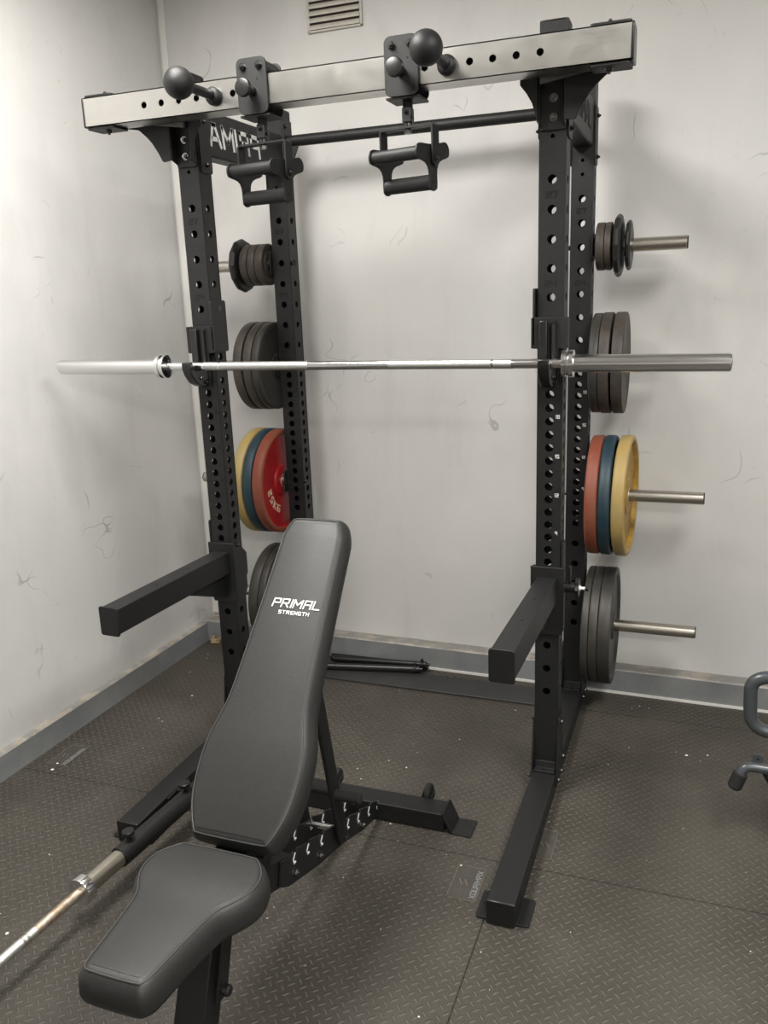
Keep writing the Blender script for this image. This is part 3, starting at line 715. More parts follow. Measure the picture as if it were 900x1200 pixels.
# ------------------------------------------------------------------ safety arms
def safety(sx, label, xe, ye):
    x = sx * HW
    t = thing('safety_arm', label, 'safety arm', (x, -.01, .55), 'spotter arms of the rack')
    z0, z1 = .552, .775
    mb = MB(); mb.prism([(x - .052, z1), (x + .052, z1), (x + .052, z0 + .02), (x + .045, z0), (x - .045, z0), (x - .052, z0 + .02)], (0, 0, 0), (1, 0, 0), (0, 0, 1), (0, -1, 0), .0015, .009)
    mb.build('sleeve_plate', M_BLACK, t, bevel=.0015)
    for s2 in (-1, 1):
        xx = x + s2 * .0455
        mb = MB()
        if s2 == -sx: poly = [(-.0015, z0), (-.0015, z1 - .01), (.055, z1 - .012), (.058, z1 - .03), (.088, .715), (.088, .640), (.078, .628), (.078, z0 + .03), (.05, z0)]
        else: poly = [(-.0015, z0), (-.0015, .852), (.03, .858), (.05, .84), (.055, .64), (.05, z0)]
        mb.prism(poly, (xx, 0, 0), (0, 1, 0), (0, 0, 1), (s2, 0, 0), -.005, .0015)
        mb.build('side_plate', M_BLACK, t, bevel=.001)
    a = V((x, -.009, .703)); b = V((xe, ye, .703)); d = (b - a).normalized(); u = d.cross(V((0, 0, 1))).normalized()
    L = (b - a).length
    mb = MB(); mb.prism([(-.031, -.040), (.031, -.040), (.031, .040), (-.031, .040)], a, u, (0, 0, 1), d, 0, L)
    mb.build('arm_tube', M_BLACK, t, bevel=.003)
    mb = MB(); mb.prism(rrect(-.034, -.046, .034, .045, .008), a, u, (0, 0, 1), d, L, L + .007)
    mb.build('end_plate', M_BLACK, t, bevel=.0015)
    mb = MB(); mb.prism([(0, -.040), (.24, -.040), (.20, -.058), (0, -.135)], a, d, (0, 0, 1), u, -.004, .004)
    mb.build('gusset', M_BLACK, t, bevel=.001)
    for k in (.2, .37):
        p = a + d * k + V((0, 0, .0405)); mb = MB(); mb.lathe(p, (0, 0, 1), [(0, .0055), (.0015, .005), (.0022, .003)], 14); mb.build('rivet', M_BOLT, t)
    for q in (-.025, .025):
        mb = MB(); mb.lathe((x + q, -.009, z1 - .018), (0, -1, 0), [(0, .003), (.001, .0028)], 10); mb.build('fixing_hole', M_DARK, t)
    # spring pin with its star knob on the outer side
    if sx > 0:
        xo = x + .0475
        mb = MB(); mb.cyl((xo, .035, .700), (xo + .034, .035, .700), .017); mb.build('pin_housing', M_BLACK2, t)
        star = []
        for k in range(40):
            aa = 2 * PI * k / 40; star.append(((.028 + .004 * math.cos(6 * aa)) * math.cos(aa), (.028 + .004 * math.cos(6 * aa)) * math.sin(aa)))
        mb = MB(); mb.prism(star, (xo + .034, .035, .700), (0, 1, 0), (0, 0, 1), (1, 0, 0), 0, .012); mb.build('star_knob', M_PLASTIC, t, bevel=.002)
        mb = MB(); mb.cyl((xo + .046, .035, .700), (xo + .064, .035, .700), .005); mb.cyl((xo + .046, .035, .700), (xo + .050, .035, .700), .009); mb.build('locking_pin', M_BRIGHT, t)
        mb = MB(); mb.cyl((xo + .064, .035, .700), (xo + .074, .035, .700), .009, ch=.002); mb.build('pin_knob', M_PLASTIC, t)
        mb = MB(); mb.bx(xo + .012, xo + .020, .025, .045, .715, .770); mb.build('release_lever', M_BLACK, t, bevel=.002)
    bolt(t, (x - sx * .0475, .03, .760), (-sx, 0, 0), .007)
safety(-1, 'left black spotter arm sticking out towards the viewer', -.612, -.600)
safety(1, 'right black spotter arm sticking out beside the bench', .570, -.592)

# ------------------------------------------------------------------ barbell on the rack
BX, BY, BZ = -.0272, -.0734, 1.4057
bb = thing('barbell', 'empty chrome barbell lying across the rack hooks', 'barbell', (BX, BY, BZ))
mb = MB()
segs = [(-.655, -.515), (-.135, .135), (.515, .655)]
for a, b in segs:
    mb = MB(); mb.cyl((BX + a, BY, BZ), (BX + b, BY, BZ), .0140, n=28); plab(mb.build('smooth_shaft', M_CHROME, bb), 'smooth shiny shaft section')
for a, b in ((-.515, -.135), (.135, .515)):
    mb = MB(); mb.lathe((BX + a, BY, BZ), (1, 0, 0), [(0, .0140)] + [(b - a, .0140)], 28); plab(mb.build('knurled_shaft', M_KNURL, bb), 'matt knurled shaft section')
for q in (-.515, -.455, .455, .515):
    mb = MB(); mb.cyl((BX + q - .0035, BY, BZ), (BX + q + .0035, BY, BZ), .01432, n=28); mb.build('grip_ring', M_CHROME, bb)
for sx in (-1, 1):
    def px(q): return (BX + sx * q, BY, BZ)
    mb = MB(); mb.lathe(px(.655), (sx, 0, 0), [(0, .030), (.002, .038), (.012, .038), (.014, .034), (.020, .034), (.022, .0385), (.034, .0385), (.036, .030)], 40)
    mb.build('collar', M_CHROME, bb)
    mb = MB(); mb.lathe(px(.691), (sx, 0, 0), [(0, .025), (.407, .025), (.409, .0235)], 40)
    sl = mb.build('sleeve', M_CHROME, bb)
    mb = MB(); mb.lathe(px(1.0995), (sx, 0, 0), [(0, .0222), (.0015, .022), (.0015, .012), (.003, .010)], 32); mb.build('end_cap', M_BOLT, sl)

# ------------------------------------------------------------------ ball grips on the beam
def ballgrip(x, label):
    t = thing('ball_grip', label, 'ball grip', (x, BYF, 2.194), 'ball grips screwed into the beam')
    mb = MB(); mb.lathe((x, BYF - .0005, 2.190), (0, -1, 0), [(0, .025), (.006, .026), (.014, .024), (.020, .0185), (.022, .0125)], 32); mb.build('flange', M_BLACK, t)
    mb = MB(); mb.cyl((x, BYF - .02, 2.190), (x, -.315, 2.190), .0130); mb.build('stem', M_BLACK, t)
    mb = MB(); mb.sphere((x, -.345, 2.190), .0415, 40, 24); mb.build('ball', M_BLACK, t, smooth=60)
    mb = MB(); mb.cyl((x, BYF + .002, 2.194), (x, BYB + .02, 2.194), .0085); mb.build('threaded_stud', M_BOLT, t)
ballgrip(-.372, 'left black ball grip sticking out of the steel beam')
ballgrip(.331, 'right black ball grip sticking out of the steel beam')

# ------------------------------------------------------------------ sliding trolleys with hanging triangle grips
def trolley(x, gx, label):
    t = thing('sliding_grip_handle', label, 'pull-up handle', (x, (BYF + BYB) / 2, 2.24), 'hanging grips that slide on the beam')
    yf, yb = BYF - .004, BYB + .004
    for y, d, nm in ((yf, -1, 'front_plate'), (yb, 1, 'rear_plate')):
        mb = MB(); mb.prism(rrect(x - .0475, 2.128, x + .0475, 2.277, .018), (0, y, 0), (1, 0, 0), (0, 0, 1), (0, d, 0), 0, .006)
        mb.build(nm, M_BLACK, t, bevel=.0012)
    mb = MB(); mb.bx(x - .0475, x + .0475, yf - .0002, yb + .0002, 2.1225, 2.1285); mb.build('bottom_plate', M_BLACK, t, bevel=.001)
    for q in (-.0255, .0255):
        mb = MB(); mb.cyl((x + q, yf + .002, 2.2535), (x + q, yb - .002, 2.2535), .0185); mb.build('roller', M_PLASTIC, t)
        bolt(t, (x + q, yf - .006, 2.2535), (0, -1, 0), .0095, .009)
    mb = MB(); mb.cyl((x, yf - .006, 2.188), (x, yf - .050, 2.188), .0105); mb.cyl((x, yf - .006, 2.188), (x, yf - .022, 2.188), .0135); mb.build('pin_stem', M_BLACK2, t)
    mb = MB(); mb.lathe((x, yf - .044, 2.188), (0, -1, 0), [(0, .013), (.004, .021), (.010, .0245), (.018, .0245), (.022, .0225), (.023, .020), (.0225, .001)], 32); mb.build('pin_knob', M_PLASTIC, t)
    mb = MB(); mb.lathe((x + .018, yf - .006, 2.220), (0, -1, 0), [(0, .003), (.0012, .0025)], 10); mb.build('rivet', M_BOLT, t)
    yc = (yf + yb) / 2
    # clevis and swivel
    mb = MB(); mb.bx(x - .0125, x + .0125, yc - .006, yc + .006, 2.095, 2.1225); mb.cyl((x, yc - .006, 2.095), (x, yc + .006, 2.095), .0125); mb.build('hanger_tab', M_BLACK, t)
    mb = MB()
    for q in (-.0165, .0085): mb.prism(rrect(x - .0125, 2.073, x + .0125, 2.108, .006), (0, yc + q, 0), (1, 0, 0), (0, 0, 1), (0, 1, 0), 0, .008)
    mb.bx(x - .0125, x + .0125, yc - .0165, yc + .0165, 2.068, 2.077); mb.build('clevis', M_BLACK2, t, bevel=.002)
    bolt(t, (x, yc - .0165, 2.095), (0, -1, 0), .006, .005)
    mb = MB(); mb.cyl((x, yc, 2.042), (x, yc, 2.070), .0075); mb.cyl((x, yc, 2.040), (x, yc, 2.049), .0115, n=6); mb.cyl((x, yc, 2.059), (x, yc, 2.068), .012); mb.build('swivel_bolt', M_BOLT, t)
    # bail
    nb0 = set(t.children)
    zt = 2.058; hw = .088; bw = .0165
    prof = [(-hw, 1.965), (-hw, zt - .006), (-hw + .006, zt), (hw - .006, zt), (hw, zt - .006), (hw, 1.965), (hw - .005, 1.965), (hw - .005, zt - .007), (hw - .008, zt - .005), (-hw + .008, zt - .005), (-hw + .005, zt - .007), (-hw + .005, 1.965)]
    mb = MB(); mb.prism(prof, (x, yc, 0), (1, 0, 0), (0, 0, 1), (0, 1, 0), -bw, bw)
    for s2 in (-1, 1): mb.cyl((x + s2 * (hw - .005), yc, 1.965), (x + s2 * hw, yc, 1.965), bw)
    mb.build('bail', M_BLACK, t)
    # triangular grip: three rods between two end plates
    P1, P2, P3 = (yc - .062, 1.979), (yc + .062, 1.993), (yc, 1.908)
    def cpoly(rr=.0235):
        pts = []
        cs = [P1, P3, P2]
        n = 3
        for i in range(3):
            a = V(cs[i]); b = V(cs[(i + 1) % 3]); pr = V(cs[i - 1])
            d1 = (a - pr).normalized(); d2 = (b - a).normalized()
            n1 = V((d1.y, -d1.x)); n2 = V((d2.y, -d2.x))
            cen = (V(P1) + V(P2) + V(P3)) / 3
            if n1.dot(a - cen) < 0: n1 = -n1
            if n2.dot(a - cen) < 0: n2 = -n2
            a0 = math.atan2(n1.y, n1.x); a1 = math.atan2(n2.y, n2.x)
            da = (a1 - a0 + PI) % (2 * PI) - PI
            for k in range(9):
                q = a0 + da * k / 8; pts.append((a.x + rr * math.cos(q), a.y + rr * math.sin(q)))
            # concave edge
            nn = n2; dip = .030 if abs(d2.y) > .3 else .004
            for k in range(1, 8):
                f = k / 8; m_ = a + nn * rr + (b - a) * f - nn * dip * math.sin(PI * f) ** 1.3
                pts.append((m_.x, m_.y))
        return pts
    pts = cpoly()
    hx = .0795
    for s2 in (-1, 1):
        xx = x + s2 * (hx - .003)
        mb = MB(); mb.prism(pts, (xx, 0, 0), (0, 1, 0), (0, 0, 1), (s2, 0, 0), -.0025, .0025)
        mb.build('end_plate', M_BLACK, t, bevel=.0008)
        bolt(t, (x + s2 * hw, yc, 1.967), (s2, 0, 0), .0075, .005)
    for (yy, zz), r in ((P1, .0175), (P3, .0205), (P2, .0095)):
        mb = MB(); mb.cyl((x - hx + .005, yy, zz), (x + hx - .005, yy, zz), r, n=28); mb.build('grip_rod', M_BLACK, t)
    for (yy, zz) in (P1, P3):
        mb = MB(); mb.lathe((x + hx - .0008, yy, zz), (1, 0, 0), [(0, .003), (.0012, .003)], 12); mb.build('rod_centre_hole', M_DARK, t)
    Mr = Matrix.Translation((x, yc, 0)) @ Matrix.Rotation(math.radians(gx), 4, 'Z') @ Matrix.Translation((-x, -yc, 0))
    for o in list(t.children):
        if o not in nb0: o.data.transform(Mr)
trolley(-.243, -9, 'left pull-up trolley with hanging double-rod grip, clamped on the steel beam')
trolley(.206, -15, 'right pull-up trolley with hanging double-rod grip, near the middle of the beam')

# ------------------------------------------------------------------ adjustable bench
XC = .067
bench = thing('weight_bench', 'black adjustable weight bench with its backrest set at an incline', 'bench', (XC, -.9, 0))
def smooth_outline(pts, it=3):
    c = [V(p) for p in pts]
    for _ in range(it):
        q = []
        for a, b in zip(c, c[1:] + c[:1]): q += [a * .75 + b * .25, a * .25 + b * .75]
        c = q
    return c
def pad(name, prof, o, ux, uy, un, th, parent):
    """prof: [(t, halfwidth)] of the piping line; local: ux lateral, uy along, un up out of the pad"""
    pts = [(w_, t) for t, w_ in prof] + [(-w_, t) for t, w_ in reversed(prof)]
    c = smooth_outline(pts); n = len(c)
    o, ux, uy, un = V(o), V(ux), V(uy), V(un)
    def inset(d):
        r = []
        for i in range(n):
            t = (c[(i + 1) % n] - c[i - 1]).normalized(); nn = V((t.y, -t.x))
            r.append(c[i] - nn * d)
        return r
    area_ = sum(c[i].x * c[(i + 1) % n].y - c[(i + 1) % n].x * c[i].y for i in range(n))
    sg = 1 if area_ > 0 else -1
    rings = [(-.004, -th), (-.012, -th + .006), (-.016, -th + .018), (-.016, -th * .5), (-.013, -.018), (-.006, -.006), (0, 0), (.005, .0022), (.011, .0036)]
    vs = []; fs = []
    for d, h in rings:
        for p in inset(d * sg): vs.append(o + ux * p.x + uy * p.y + un * h)
    m = len(rings)
    for j in range(m - 1):
        for i in range(n):
            i2 = (i + 1) % n; fs.append((j * n + i, j * n + i2, (j + 1) * n + i2, (j + 1) * n + i))
    # bottom cap, top cap as strips across
    fs.append(tuple(range(n)))
    K = len(prof); b0 = (m - 1) * n; M_ = 16 * K - 15
    for i in range(0, 8 * K - 15):
        fs.append((b0 + i, b0 + i + 1, b0 + M_ - i - 1, b0 + M_ - i))
    fs.append(tuple(b0 + k for k in range(8 * K - 15, 8 * K + 1)))
    fs.append(tuple(b0 + k % n for k in range(M_, 16 * K + 1)))
    mb = MB(); mb.add(vs, fs)
    p_ = mb.build(name, M_PAD, parent, smooth=60)
    mb = MB(); ring = [o + ux * p.x + uy * p.y + un * .001 for p in c]
    mb.tube(ring + [ring[0]], .0016, 6, cap=False); mb.build('piping', M_PIPE, p_)
    return p_
# seat
SZ = .450
sprof = [(-.002, .086), (.006, .100), (.036, .124), (.062, .133), (.100, .132), (.138, .112), (.165, .092), (.215, .083), (.30, .073), (.350, .069), (.366, .063), (.372, .054)]
seat = pad('seat', sprof, (XC, -1.152, SZ), (1, 0, 0), (0, -1, 0), (0, 0, 1), .068, bench)
# backrest
phi = .8275; BT = V((0, math.cos(phi), math.sin(phi))); BN = V((0, -math.sin(phi), math.cos(phi))); B0 = V((XC, -1.108, .4533))
bprof = [(-.004, .088), (.002, .094), (.030, .108), (.075, .1235), (.15, .130), (.2168, .1258), (.27, .110), (.32, .0995), (.45, .093), (.60, .086), (.735, .081), (.762, .0795), (.797, .0665), (.803, .058)]
back = pad('backrest', bprof, B0, (1, 0, 0), BT, BN, .065, bench)
mb = MB()
lettering(mb, 'PRIMAL', B0 + BT * .552 + V((.0105, 0, 0)) + BN * .0052, (1, 0, 0), BT, .0205, .155, .24, .16, .0006, 1.0)
lettering(mb, 'STRENGTH', B0 + BT * .5335 + V((.0105, 0, 0)) + BN * .0052, (1, 0, 0), BT, .0082, .19, .46, 0, .0006, 1.0)
plab(mb.build('printed_logo', M_WHITE, back, smooth=0), 'white printed name on the backrest')
# frame
PXL, PXR = XC - .040, XC + .040
spine_top = [(-.95, .285), (-.30, .064)]
def plate_poly():
    # upper edge with hook notches, lower edge arcing down to the rear foot
    # notch tops (y,z)
    notch = [(-.888, .272), (-.812, .246), (-.730, .215), (-.630, .180), (-.553, .148), (-.477, .118), (-.396, .088), (-.322, .062)]
    poly = [(-.960, .292)]
    d = V((.94, -.34)).normalized(); nrm = V((-.34, -.94)).normalized()   # along edge, inward
    for (y, z) in notch:
        p = V((y, z))
        poly += [tuple(p - d * .004), tuple(p + nrm * .020 - d * .010), tuple(p + nrm * .028 - d * .003), tuple(p + nrm * .026 + d * .006), tuple(p + nrm * .004 + d * .009 - nrm * .010)]
    poly += [(-.262, .052), (-.262, .010), (-.300, .004), (-.46, .045), (-.60, .098), (-.76, .142), (-.935, .205), (-.975, .232)]
    return poly, notch
poly, notch = plate_poly()
for xx in (PXR, PXL):
    mb = MB(); mb.prism(poly, (xx, 0, 0), (0, 1, 0), (0, 0, 1), (1, 0, 0), -.003, .003)
    lp = mb.build('ladder_plate', M_BLACK, bench, bevel=.0006)
    d = V((.94, -.34)).normalized(); nrm = V((-.34, -.94)).normalized()
    for (y, z) in notch:   # bright worn edges of the notches
        mb = MB()
        p = V((y, z)); q0 = p + nrm * .018 - d * .0095; q1 = p + nrm * .028 - d * .003; q2 = p + nrm * .026 + d * .006; qq = p + nrm * .002 - d * .003
        for a, b in ((qq, q0), (q0, q1), (q1, q2)):
            v = (b - a); L_ = v.length; m_ = (a + b) / 2
            mb.box((xx, m_.x, m_.y), (.0085, L_ + .002, .0040), Matrix.Rotation(math.atan2(v.y, v.x), 3, 'X'))
        plab(mb.build('worn_notch_edge', M_BRIGHT, lp), 'bright worn metal notch edge')
for (y, z) in ((-.904, .226), (-.763, .176), (-.469, .074), (-.32, .035)):
    bolt(bench, (PXR + .003, y, z), (1, 0, 0), .0085, .009, M_NUT); bolt(bench, (PXL - .003, y, z), (-1, 0, 0), .0085, .009)
# spine tube from the ladder up to the seat pivot
a = V((XC, -.905, .235)); b = V((XC, -1.235, .365)); d = (b - a).normalized(); un = V((1, 0, 0)).cross(d)
mb = MB(); mb.prism([(-.034, -.036), (.034, -.036), (.034, .036), (-.034, .036)], a, (1, 0, 0), un, d, 0, (b - a).length)
mb.build('spine_tube', M_BLACK, bench, bevel=.003)
# front leg and foot
a = V((XC, -1.19, .40)); b = V((XC, -1.33, .05)); d = (b - a).normalized(); un = V((1, 0, 0)).cross(d)
mb = MB(); mb.prism([(-.036, -.034), (.036, -.034), (.036, .034), (-.036, .034)], a, (1, 0, 0), un, d, -.03, (b - a).length)
mb.build('front_leg', M_BLACK, bench, bevel=.003)
mb = MB(); mb.bx(XC - .16, XC + .16, -1.375, -1.305, .004, .064); mb.build('front_foot', M_BLACK, bench, bevel=.003)
for s2 in (-1, 1):
    mb = MB(); mb.bx(XC + s2 * .16, XC + s2 * .166, -1.376, -1.304, .002, .066); mb.build('end_cap', M_PLASTIC, bench, bevel=.002)
# seat carriage: side plates, angled adjusting bar with pop-pin
for s2 in (-1, 1):
    mb = MB(); mb.prism([(-1.14, .392), (-1.45, .382), (-1.44, .365), (-1.25, .300), (-1.16, .300), (-1.12, .36)], (XC + s2 * .040, 0, 0), (0, 1, 0), (0, 0, 1), (s2, 0, 0), -.002, .004)
    mb.build('seat_bracket', M_BLACK, bench, bevel=.001)
mb = MB(); mb.prism([(-1.185, .37), (-1.225, .37), (-1.29, .185), (-1.25, .180)], (XC + .046, 0, 0), (0, 1, 0), (0, 0, 1), (1, 0, 0), 0, .006); mb.build('adjuster_strap', M_BLACK, bench, bevel=.001)
mb = MB(); mb.lathe((XC + .044, -1.272, .212), (1, 0, 0), [(0, .006), (.014, .006), (.014, .010), (.018, .0125), (.028, .0125), (.031, .010), (.031, .002)], 24); mb.build('adjuster_knob', M_PLASTIC, bench)
# backrest carrier and hinge
q = B0 - BN * .066
for s2 in (-1, 1):
    a = q + BT * .02 + V((s2 * .045, 0, 0)); b = q + BT * .62 + V((s2 * .045, 0, 0)); d = (b - a).normalized()
    mb = MB(); mb.prism([(-.014, -.024), (.014, -.024), (.014, 0), (-.014, 0)], a, (1, 0, 0), BN, d, 0, (b - a).length); mb.build('backrest_rail', M_BLACK, bench, bevel=.002)
mb = MB(); mb.cyl((XC - .062, -1.06, .392), (XC + .062, -1.06, .392), .012); mb.build('hinge_pin', M_BOLT, bench)
for s2 in (-1, 1):
    mb = MB(); mb.prism([(-1.16, .335), (-1.02, .30), (-1.0, .345), (-1.035, .425), (-1.08, .43), (-1.17, .385)], (XC + s2 * .037, 0, 0), (0, 1, 0), (0, 0, 1), (s2, 0, 0), 0, .005); mb.build('hinge_plate', M_BLACK, bench, bevel=.001)
# support arms down to the ladder, lock rod and rubber handle
topy, topz, boty, botz = -.760, .720, -.634, .150
for s2 in (-1, 1):
    xx = XC + s2 * .056
    a = V((xx, boty, botz)); b = V((xx, topy, topz)); d = (b - a).normalized(); un = V((1, 0, 0)).cross(d)
    mb = MB(); mb.prism(rrect(-.006, -.025, .006, .025, .003, 2), a, (1, 0, 0), un, d, -.012, (b - a).length); mb.build('support_arm', M_BLACK, bench)
    bolt(bench, (xx + s2 * .006, boty + .004, botz - .006), (s2, 0, 0), .009, .008)
mb = MB(); mb.cyl((XC - .062, -.640, .172), (XC + .062, -.640, .172), .008); plab(mb.build('locking_rod', M_CHROME, bench), 'bare metal locking rod')
mb = MB(); mb.cyl((XC + .050, -.672, .303), (XC + .135, -.672, .303), .0155, ch=.003); plab(mb.build('rubber_handle', M_FOAM, bench), 'black rubber handle')
mb = MB(); mb.cyl((XC - .05, -.668, .305), (XC + .062, -.668, .305), .009); mb.build('handle_rod', M_BLACK, bench)
# rear foot with bent end plates and wheels
mb = MB(); mb.bx(XC - .262, XC + .262, -.337, -.262, .003, .062); mb.build('rear_foot', M_BLACK, bench, bevel=.003)
for s2 in (-1, 1):
    x1 = XC + s2 * .256
    prof = [(0, .066), (.006, .068), (.034, .006), (.092, .006), (.092, .0005), (.028, .0005), (.0, .056)]
    mb = MB(); mb.prism([(s2 * a_, b_) for a_, b_ in prof], (x1, 0, 0), (1, 0, 0), (0, 0, 1), (0, 1, 0), -.340, -.256); mb.build('floor_tab', M_BLACK, bench, bevel=.001)
for wx in (XC - .135, XC + .184):
    mb = MB(); mb.lathe((wx - .011, -.235, .062), (1, 0, 0), [(0, .006), (0, .020), (.002, .027), (.006, .030), (.016, .030), (.020, .027), (.022, .020), (.022, .006)], 32)
    wh = mb.build('wheel', M_FOAM, bench)
    mb = MB(); mb.cyl((wx - .018, -.235, .062), (wx + .018, -.235, .062), .0055); mb.cyl((wx + .012, -.235, .062), (wx + .019, -.235, .062), .009, n=6); mb.build('axle', M_BOLT, wh)
    for s2 in (-1, 1):
        mb = MB(); mb.prism([(-.262, .045), (-.225, .052), (-.225, .072), (-.262, .064)], (wx + s2 * .0145, 0, 0), (0, 1, 0), (0, 0, 1), (s2, 0, 0), 0, .003)
        mb.build('wheel_bracket', M_BLACK, bench)

# ------------------------------------------------------------------ landmine sleeve and the old barbell in it
LA = V((-.435, -.525, .112)); LB = V((-.512, -1.24, .088))
ld = (LB - LA).normalized()
lm = thing('landmine_sleeve', 'black landmine sleeve pivoting beside the left foot of the rack', 'landmine attachment', (-.46, -.6, .05))
mb = MB(); Ls = .330
mb.lathe(LA, ld, [(0, .030), (Ls, .030), (Ls, .0262), (.002, .0262)], 36, True); mb.build('sleeve_tube', M_BLACK, lm)
mb = MB(); mb.lathe(LA - ld * .004, ld, [(0, .029), (.004, .029)], 30); mb.build('tube_end_plate', M_BLACK, lm)
up = V((0, 0, 1)); sd = ld.cross(up).normalized(); lu = sd.cross(ld)
if lu.z < 0: lu = -lu
for k, tilt in ((.285, -.25), (.035, .0)):
    p = LA + ld * k + lu * .027
    mb = MB(); mb.cyl(p, p + lu * .020, .007); mb.build('pin_stem', M_BOLT, lm)
    mb = MB(); mb.lathe(p + lu * .018, lu, [(0, .012), (.003, .0175), (.012, .0175), (.014, .015)], 28); mb.build('pin_knob', M_PLASTIC, lm)
for s2 in (-1, 1):
    mb = MB(); a = LA + sd * s2 * .020; mb.prism([(-.05, -.018), (.01, -.018), (.01, .018), (-.05, .018), (-.062, 0)], a, ld, lu, sd * s2, -.003, .003)
    mb.build('clevis', M_BLACK, lm)
bp_ = LA - ld * .045
mb = MB(); mb.cyl(bp_ - sd * .03, bp_ + sd * .03, .008); mb.build('pivot_bolt', M_BOLT, lm)
mb = MB(); mb.lathe(LA + ld * .006 + lu * .0, ld, [(0, .0318), (.012, .0318)], 30); mb.build('end_band', M_BLACK2, lm)
# bracket bolted to the inner side of the foot
mb = MB(); mb.bx(-.5445, -.5385, -.52, -.40, .012, .068); mb.bx(-.5385, -.41, -.478, -.470, .012, .075); mb.cyl((-.43, -.472, .006), (-.43, -.472, .118), .014)
mb.build('mounting_bracket', M_BLACK, lm, bevel=.001)
ob = thing('barbell', 'worn old barbell with a rusty shaft lying low at the left edge', 'barbell', tuple(LA + ld * 1.1))
mb = MB(); mb.lathe(LA + ld * .01, ld, [(0, .0235), (.002, .025), (.452, .025)], 36); plab(mb.build('sleeve', M_OLDCHR, ob), 'dull brownish metal sleeve')
mb = MB(); mb.lathe(LA + ld * .452, ld, [(0, .030), (.003, .0375), (.026, .0385), (.030, .0375), (.032, .030), (.033, .0145)], 40); mb.build('collar', M_CHROME, ob)
mb = MB(); mb.cyl(LA + ld * .484, LA + ld * .63, .0138, n=28); plab(mb.build('rusty_shaft', M_RUST, ob), 'rust-stained shaft')
mb = MB(); mb.cyl(LA + ld * .63, LA + ld * 1.76, .0138, n=28); mb.build('knurled_shaft', M_KNURL, ob)
for q in (.655, .668):
    mb = MB(); mb.cyl(LA + ld * q, LA + ld * (q + .006), .0145, n=28); mb.build('grip_ring', M_OLDCHR, ob)
mb = MB(); mb.lathe(LA + ld * 1.76, ld, [(0, .030), (.003, .0375), (.030, .0375), (.032, .030)], 40); mb.build('collar', M_CHROME, ob)
mb = MB(); mb.lathe(LA + ld * 1.79, ld, [(0, .025), (.41, .025), (.412, .0235)], 36); mb.build('sleeve', M_OLDCHR, ob)

# ------------------------------------------------------------------ loose black bars behind the rack
def bar(p0, p1, r, label, kind):
    p0, p1 = V(p0), V(p1); d = (p1 - p0).normalized()
    t = thing('metal_bar', label, 'metal bar', tuple((p0 + p1) / 2 - V((0, 0, r))), 'loose bars by the back wall')
    mb = MB(); mb.cyl(p0, p1, r, n=24, ch=.001); mb.build('bar_tube', M_BLACK2, t)
    mb = MB(); mb.lathe(p1 - d * .028, d, [(0, r + .0002), (.001, r + .0035), (.012, r + .0035), (.014, r + .0002)], 24); mb.build('end_band', M_BLACK, t)
    mb = MB(); mb.cyl(p1, p1 + d * .012, r * .55); mb.build('end_stub', M_PLASTIC, t)
    if kind:
        mb = MB(); mb.cyl(p1 - d * .02 + V((0, 0, r)), p1 - d * .02 + V((0, 0, r + .012)), .006); mb.build('spring_button', M_BOLT, t)
bar((-.62, .605, .0248), (-.085, .706, .0248), .0155, 'round black bar lying slantwise on the flat rear rail, closest to the viewer', 1)
bar((-.52, .744, .0168), (-.075, .757, .0168), .0165, 'round black bar on the floor next to the skirting board', 0)
bar((-.50, .716, .0225), (-.062, .733, .0380), .0125, 'thin black bar propped on top of two thicker loose bars', 1)

# ------------------------------------------------------------------ exercise machine at the right edge
em = thing('exercise_machine', 'dark grey tubular exercise machine cut off by the right edge', 'exercise machine', (1.36, -.1, 0))
def bez(pts, n=10):
    out = []
    P_ = [V(p) for p in pts]
    for i in range(1, len(P_) - 1):
        a = (P_[i - 1] + P_[i]) / 2 if i > 1 else P_[0]; b = (P_[i] + P_[i + 1]) / 2 if i < len(P_) - 2 else P_[-1]
        for k in range(n): t = k / n; out.append(a * (1 - t) ** 2 + P_[i] * 2 * t * (1 - t) + b * t * t)
    out.append(P_[-1]); return out
mb = MB(); mb.tube(bez([(1.36, -.10, .545), (1.24, -.10, .535), (1.178, -.10, .515), (1.180, -.10, .45), (1.184, -.10, .385), (1.225, -.10, .355), (1.36, -.10, .345)]), .0185, 20); mb.build('loop_handle', M_GREYT, em)
mb = MB(); mb.tube(bez([(1.36, -.10, .243), (1.26, -.10, .240), (1.19, -.10, .243), (1.172, -.105, .232), (1.166, -.11, .215)]), .0145, 20); plab(mb.build('foot_bar', M_GREYT, em), 'blue-grey curved tube')
mb = MB(); mb.lathe((1.169, -.108, .222), (-.20, -.06, -.60), [(0, .0175), (.002, .0205), (.046, .0205), (.052, .016), (.053, .002)], 28); mb.build('foam_grip', M_FOAM, em)
mb = MB(); mb.prism(rrect(-.015, -.012, .015, .02, .011), (1.213, -.088, .258), (1, 0, 0), (0, 0, 1), (0, 1, 0), -.003, .003); tb = mb.build('bolt_tab', M_GREYT, em)
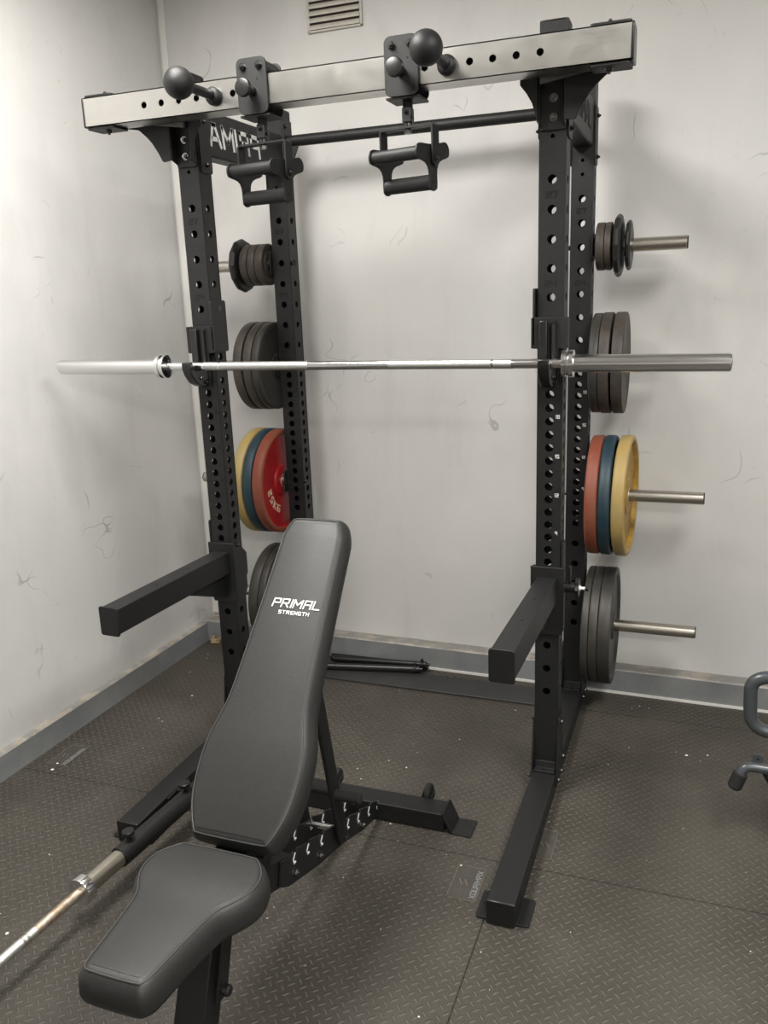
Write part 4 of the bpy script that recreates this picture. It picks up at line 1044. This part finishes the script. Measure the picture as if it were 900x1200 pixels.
mb = MB(); mb.cyl((1.213, -.0915, .264), (1.213, -.084, .264), .004); mb.build('tab_hole', M_DARK, tb)
mb = MB(); mb.prism([(1.215, .232), (1.36, .232), (1.36, .12), (1.30, .13), (1.25, .17)], (0, -.06, 0), (1, 0, 0), (0, 0, 1), (0, 1, 0), -.015, .015); mb.build('shroud', M_PLASTIC, em, bevel=.004)
mb = MB(); mb.bx(1.34, 1.40, -.13, -.07, .06, .62); mb.build('post', M_GREYT, em, bevel=.004)
mb = MB(); mb.bx(1.30, 1.44, -.45, .25, .002, .062); mb.build('floor_rail', M_GREYT, em, bevel=.004)

# chip of wood in the corner, flakes on the floor
mb = MB(); mb.box((-1.150, .775, .012), (.045, .03, .022), Matrix.Rotation(.3, 3, 'Z')); mb.box((-1.165, .782, .026), (.025, .02, .012), Matrix.Rotation(-.5, 3, 'Y'))
tag(mb.build('wood_scrap', M_SCRAP, bevel=.003), 'crumbled yellowish wood scrap in the corner by the skirting', 'scrap')
mb = MB()
spots = []
for k in range(70):
    x = random.uniform(-1.15, 1.3); y = random.uniform(-1.3, .7)
    spots.append((x, y, random.uniform(.0015, .0035)))
spots += [(1.02, .34, .007), (1.09, .36, .004), (-1.13, -.36, .006), (-.95, .25, .006), (.10, -.02, .005), (.42, -.47, .005), (-1.12, -.40, .008), (-.66, -1.10, .006)]
for x, y, r in spots:
    mb.prism([(r * random.uniform(.5, 1) * math.cos(a), r * random.uniform(.5, 1) * math.sin(a)) for a in (0, 1.2, 2.4, 3.6, 5.0)], (x, y, 0.0003), (1, 0, 0), (0, 1, 0), (0, 0, 1), 0, .0012)
o = tag(mb.build('paint_flakes', M_CARD, smooth=0), 'tiny pale paint flakes scattered over the rubber floor', 'debris'); o['kind'] = 'stuff'
mb = MB(); mb.prism([(0, 0), (.022, .006), (.03, .0), (.02, -.008)], (-.07, -1.53, .0005), (1, 0, 0), (0, 1, 0), (0, 0, 1), 0, .002)
tag(mb.build('leaf_fragment', M_SCRAP), 'orange-brown flake on the floor below the bench seat', 'debris')
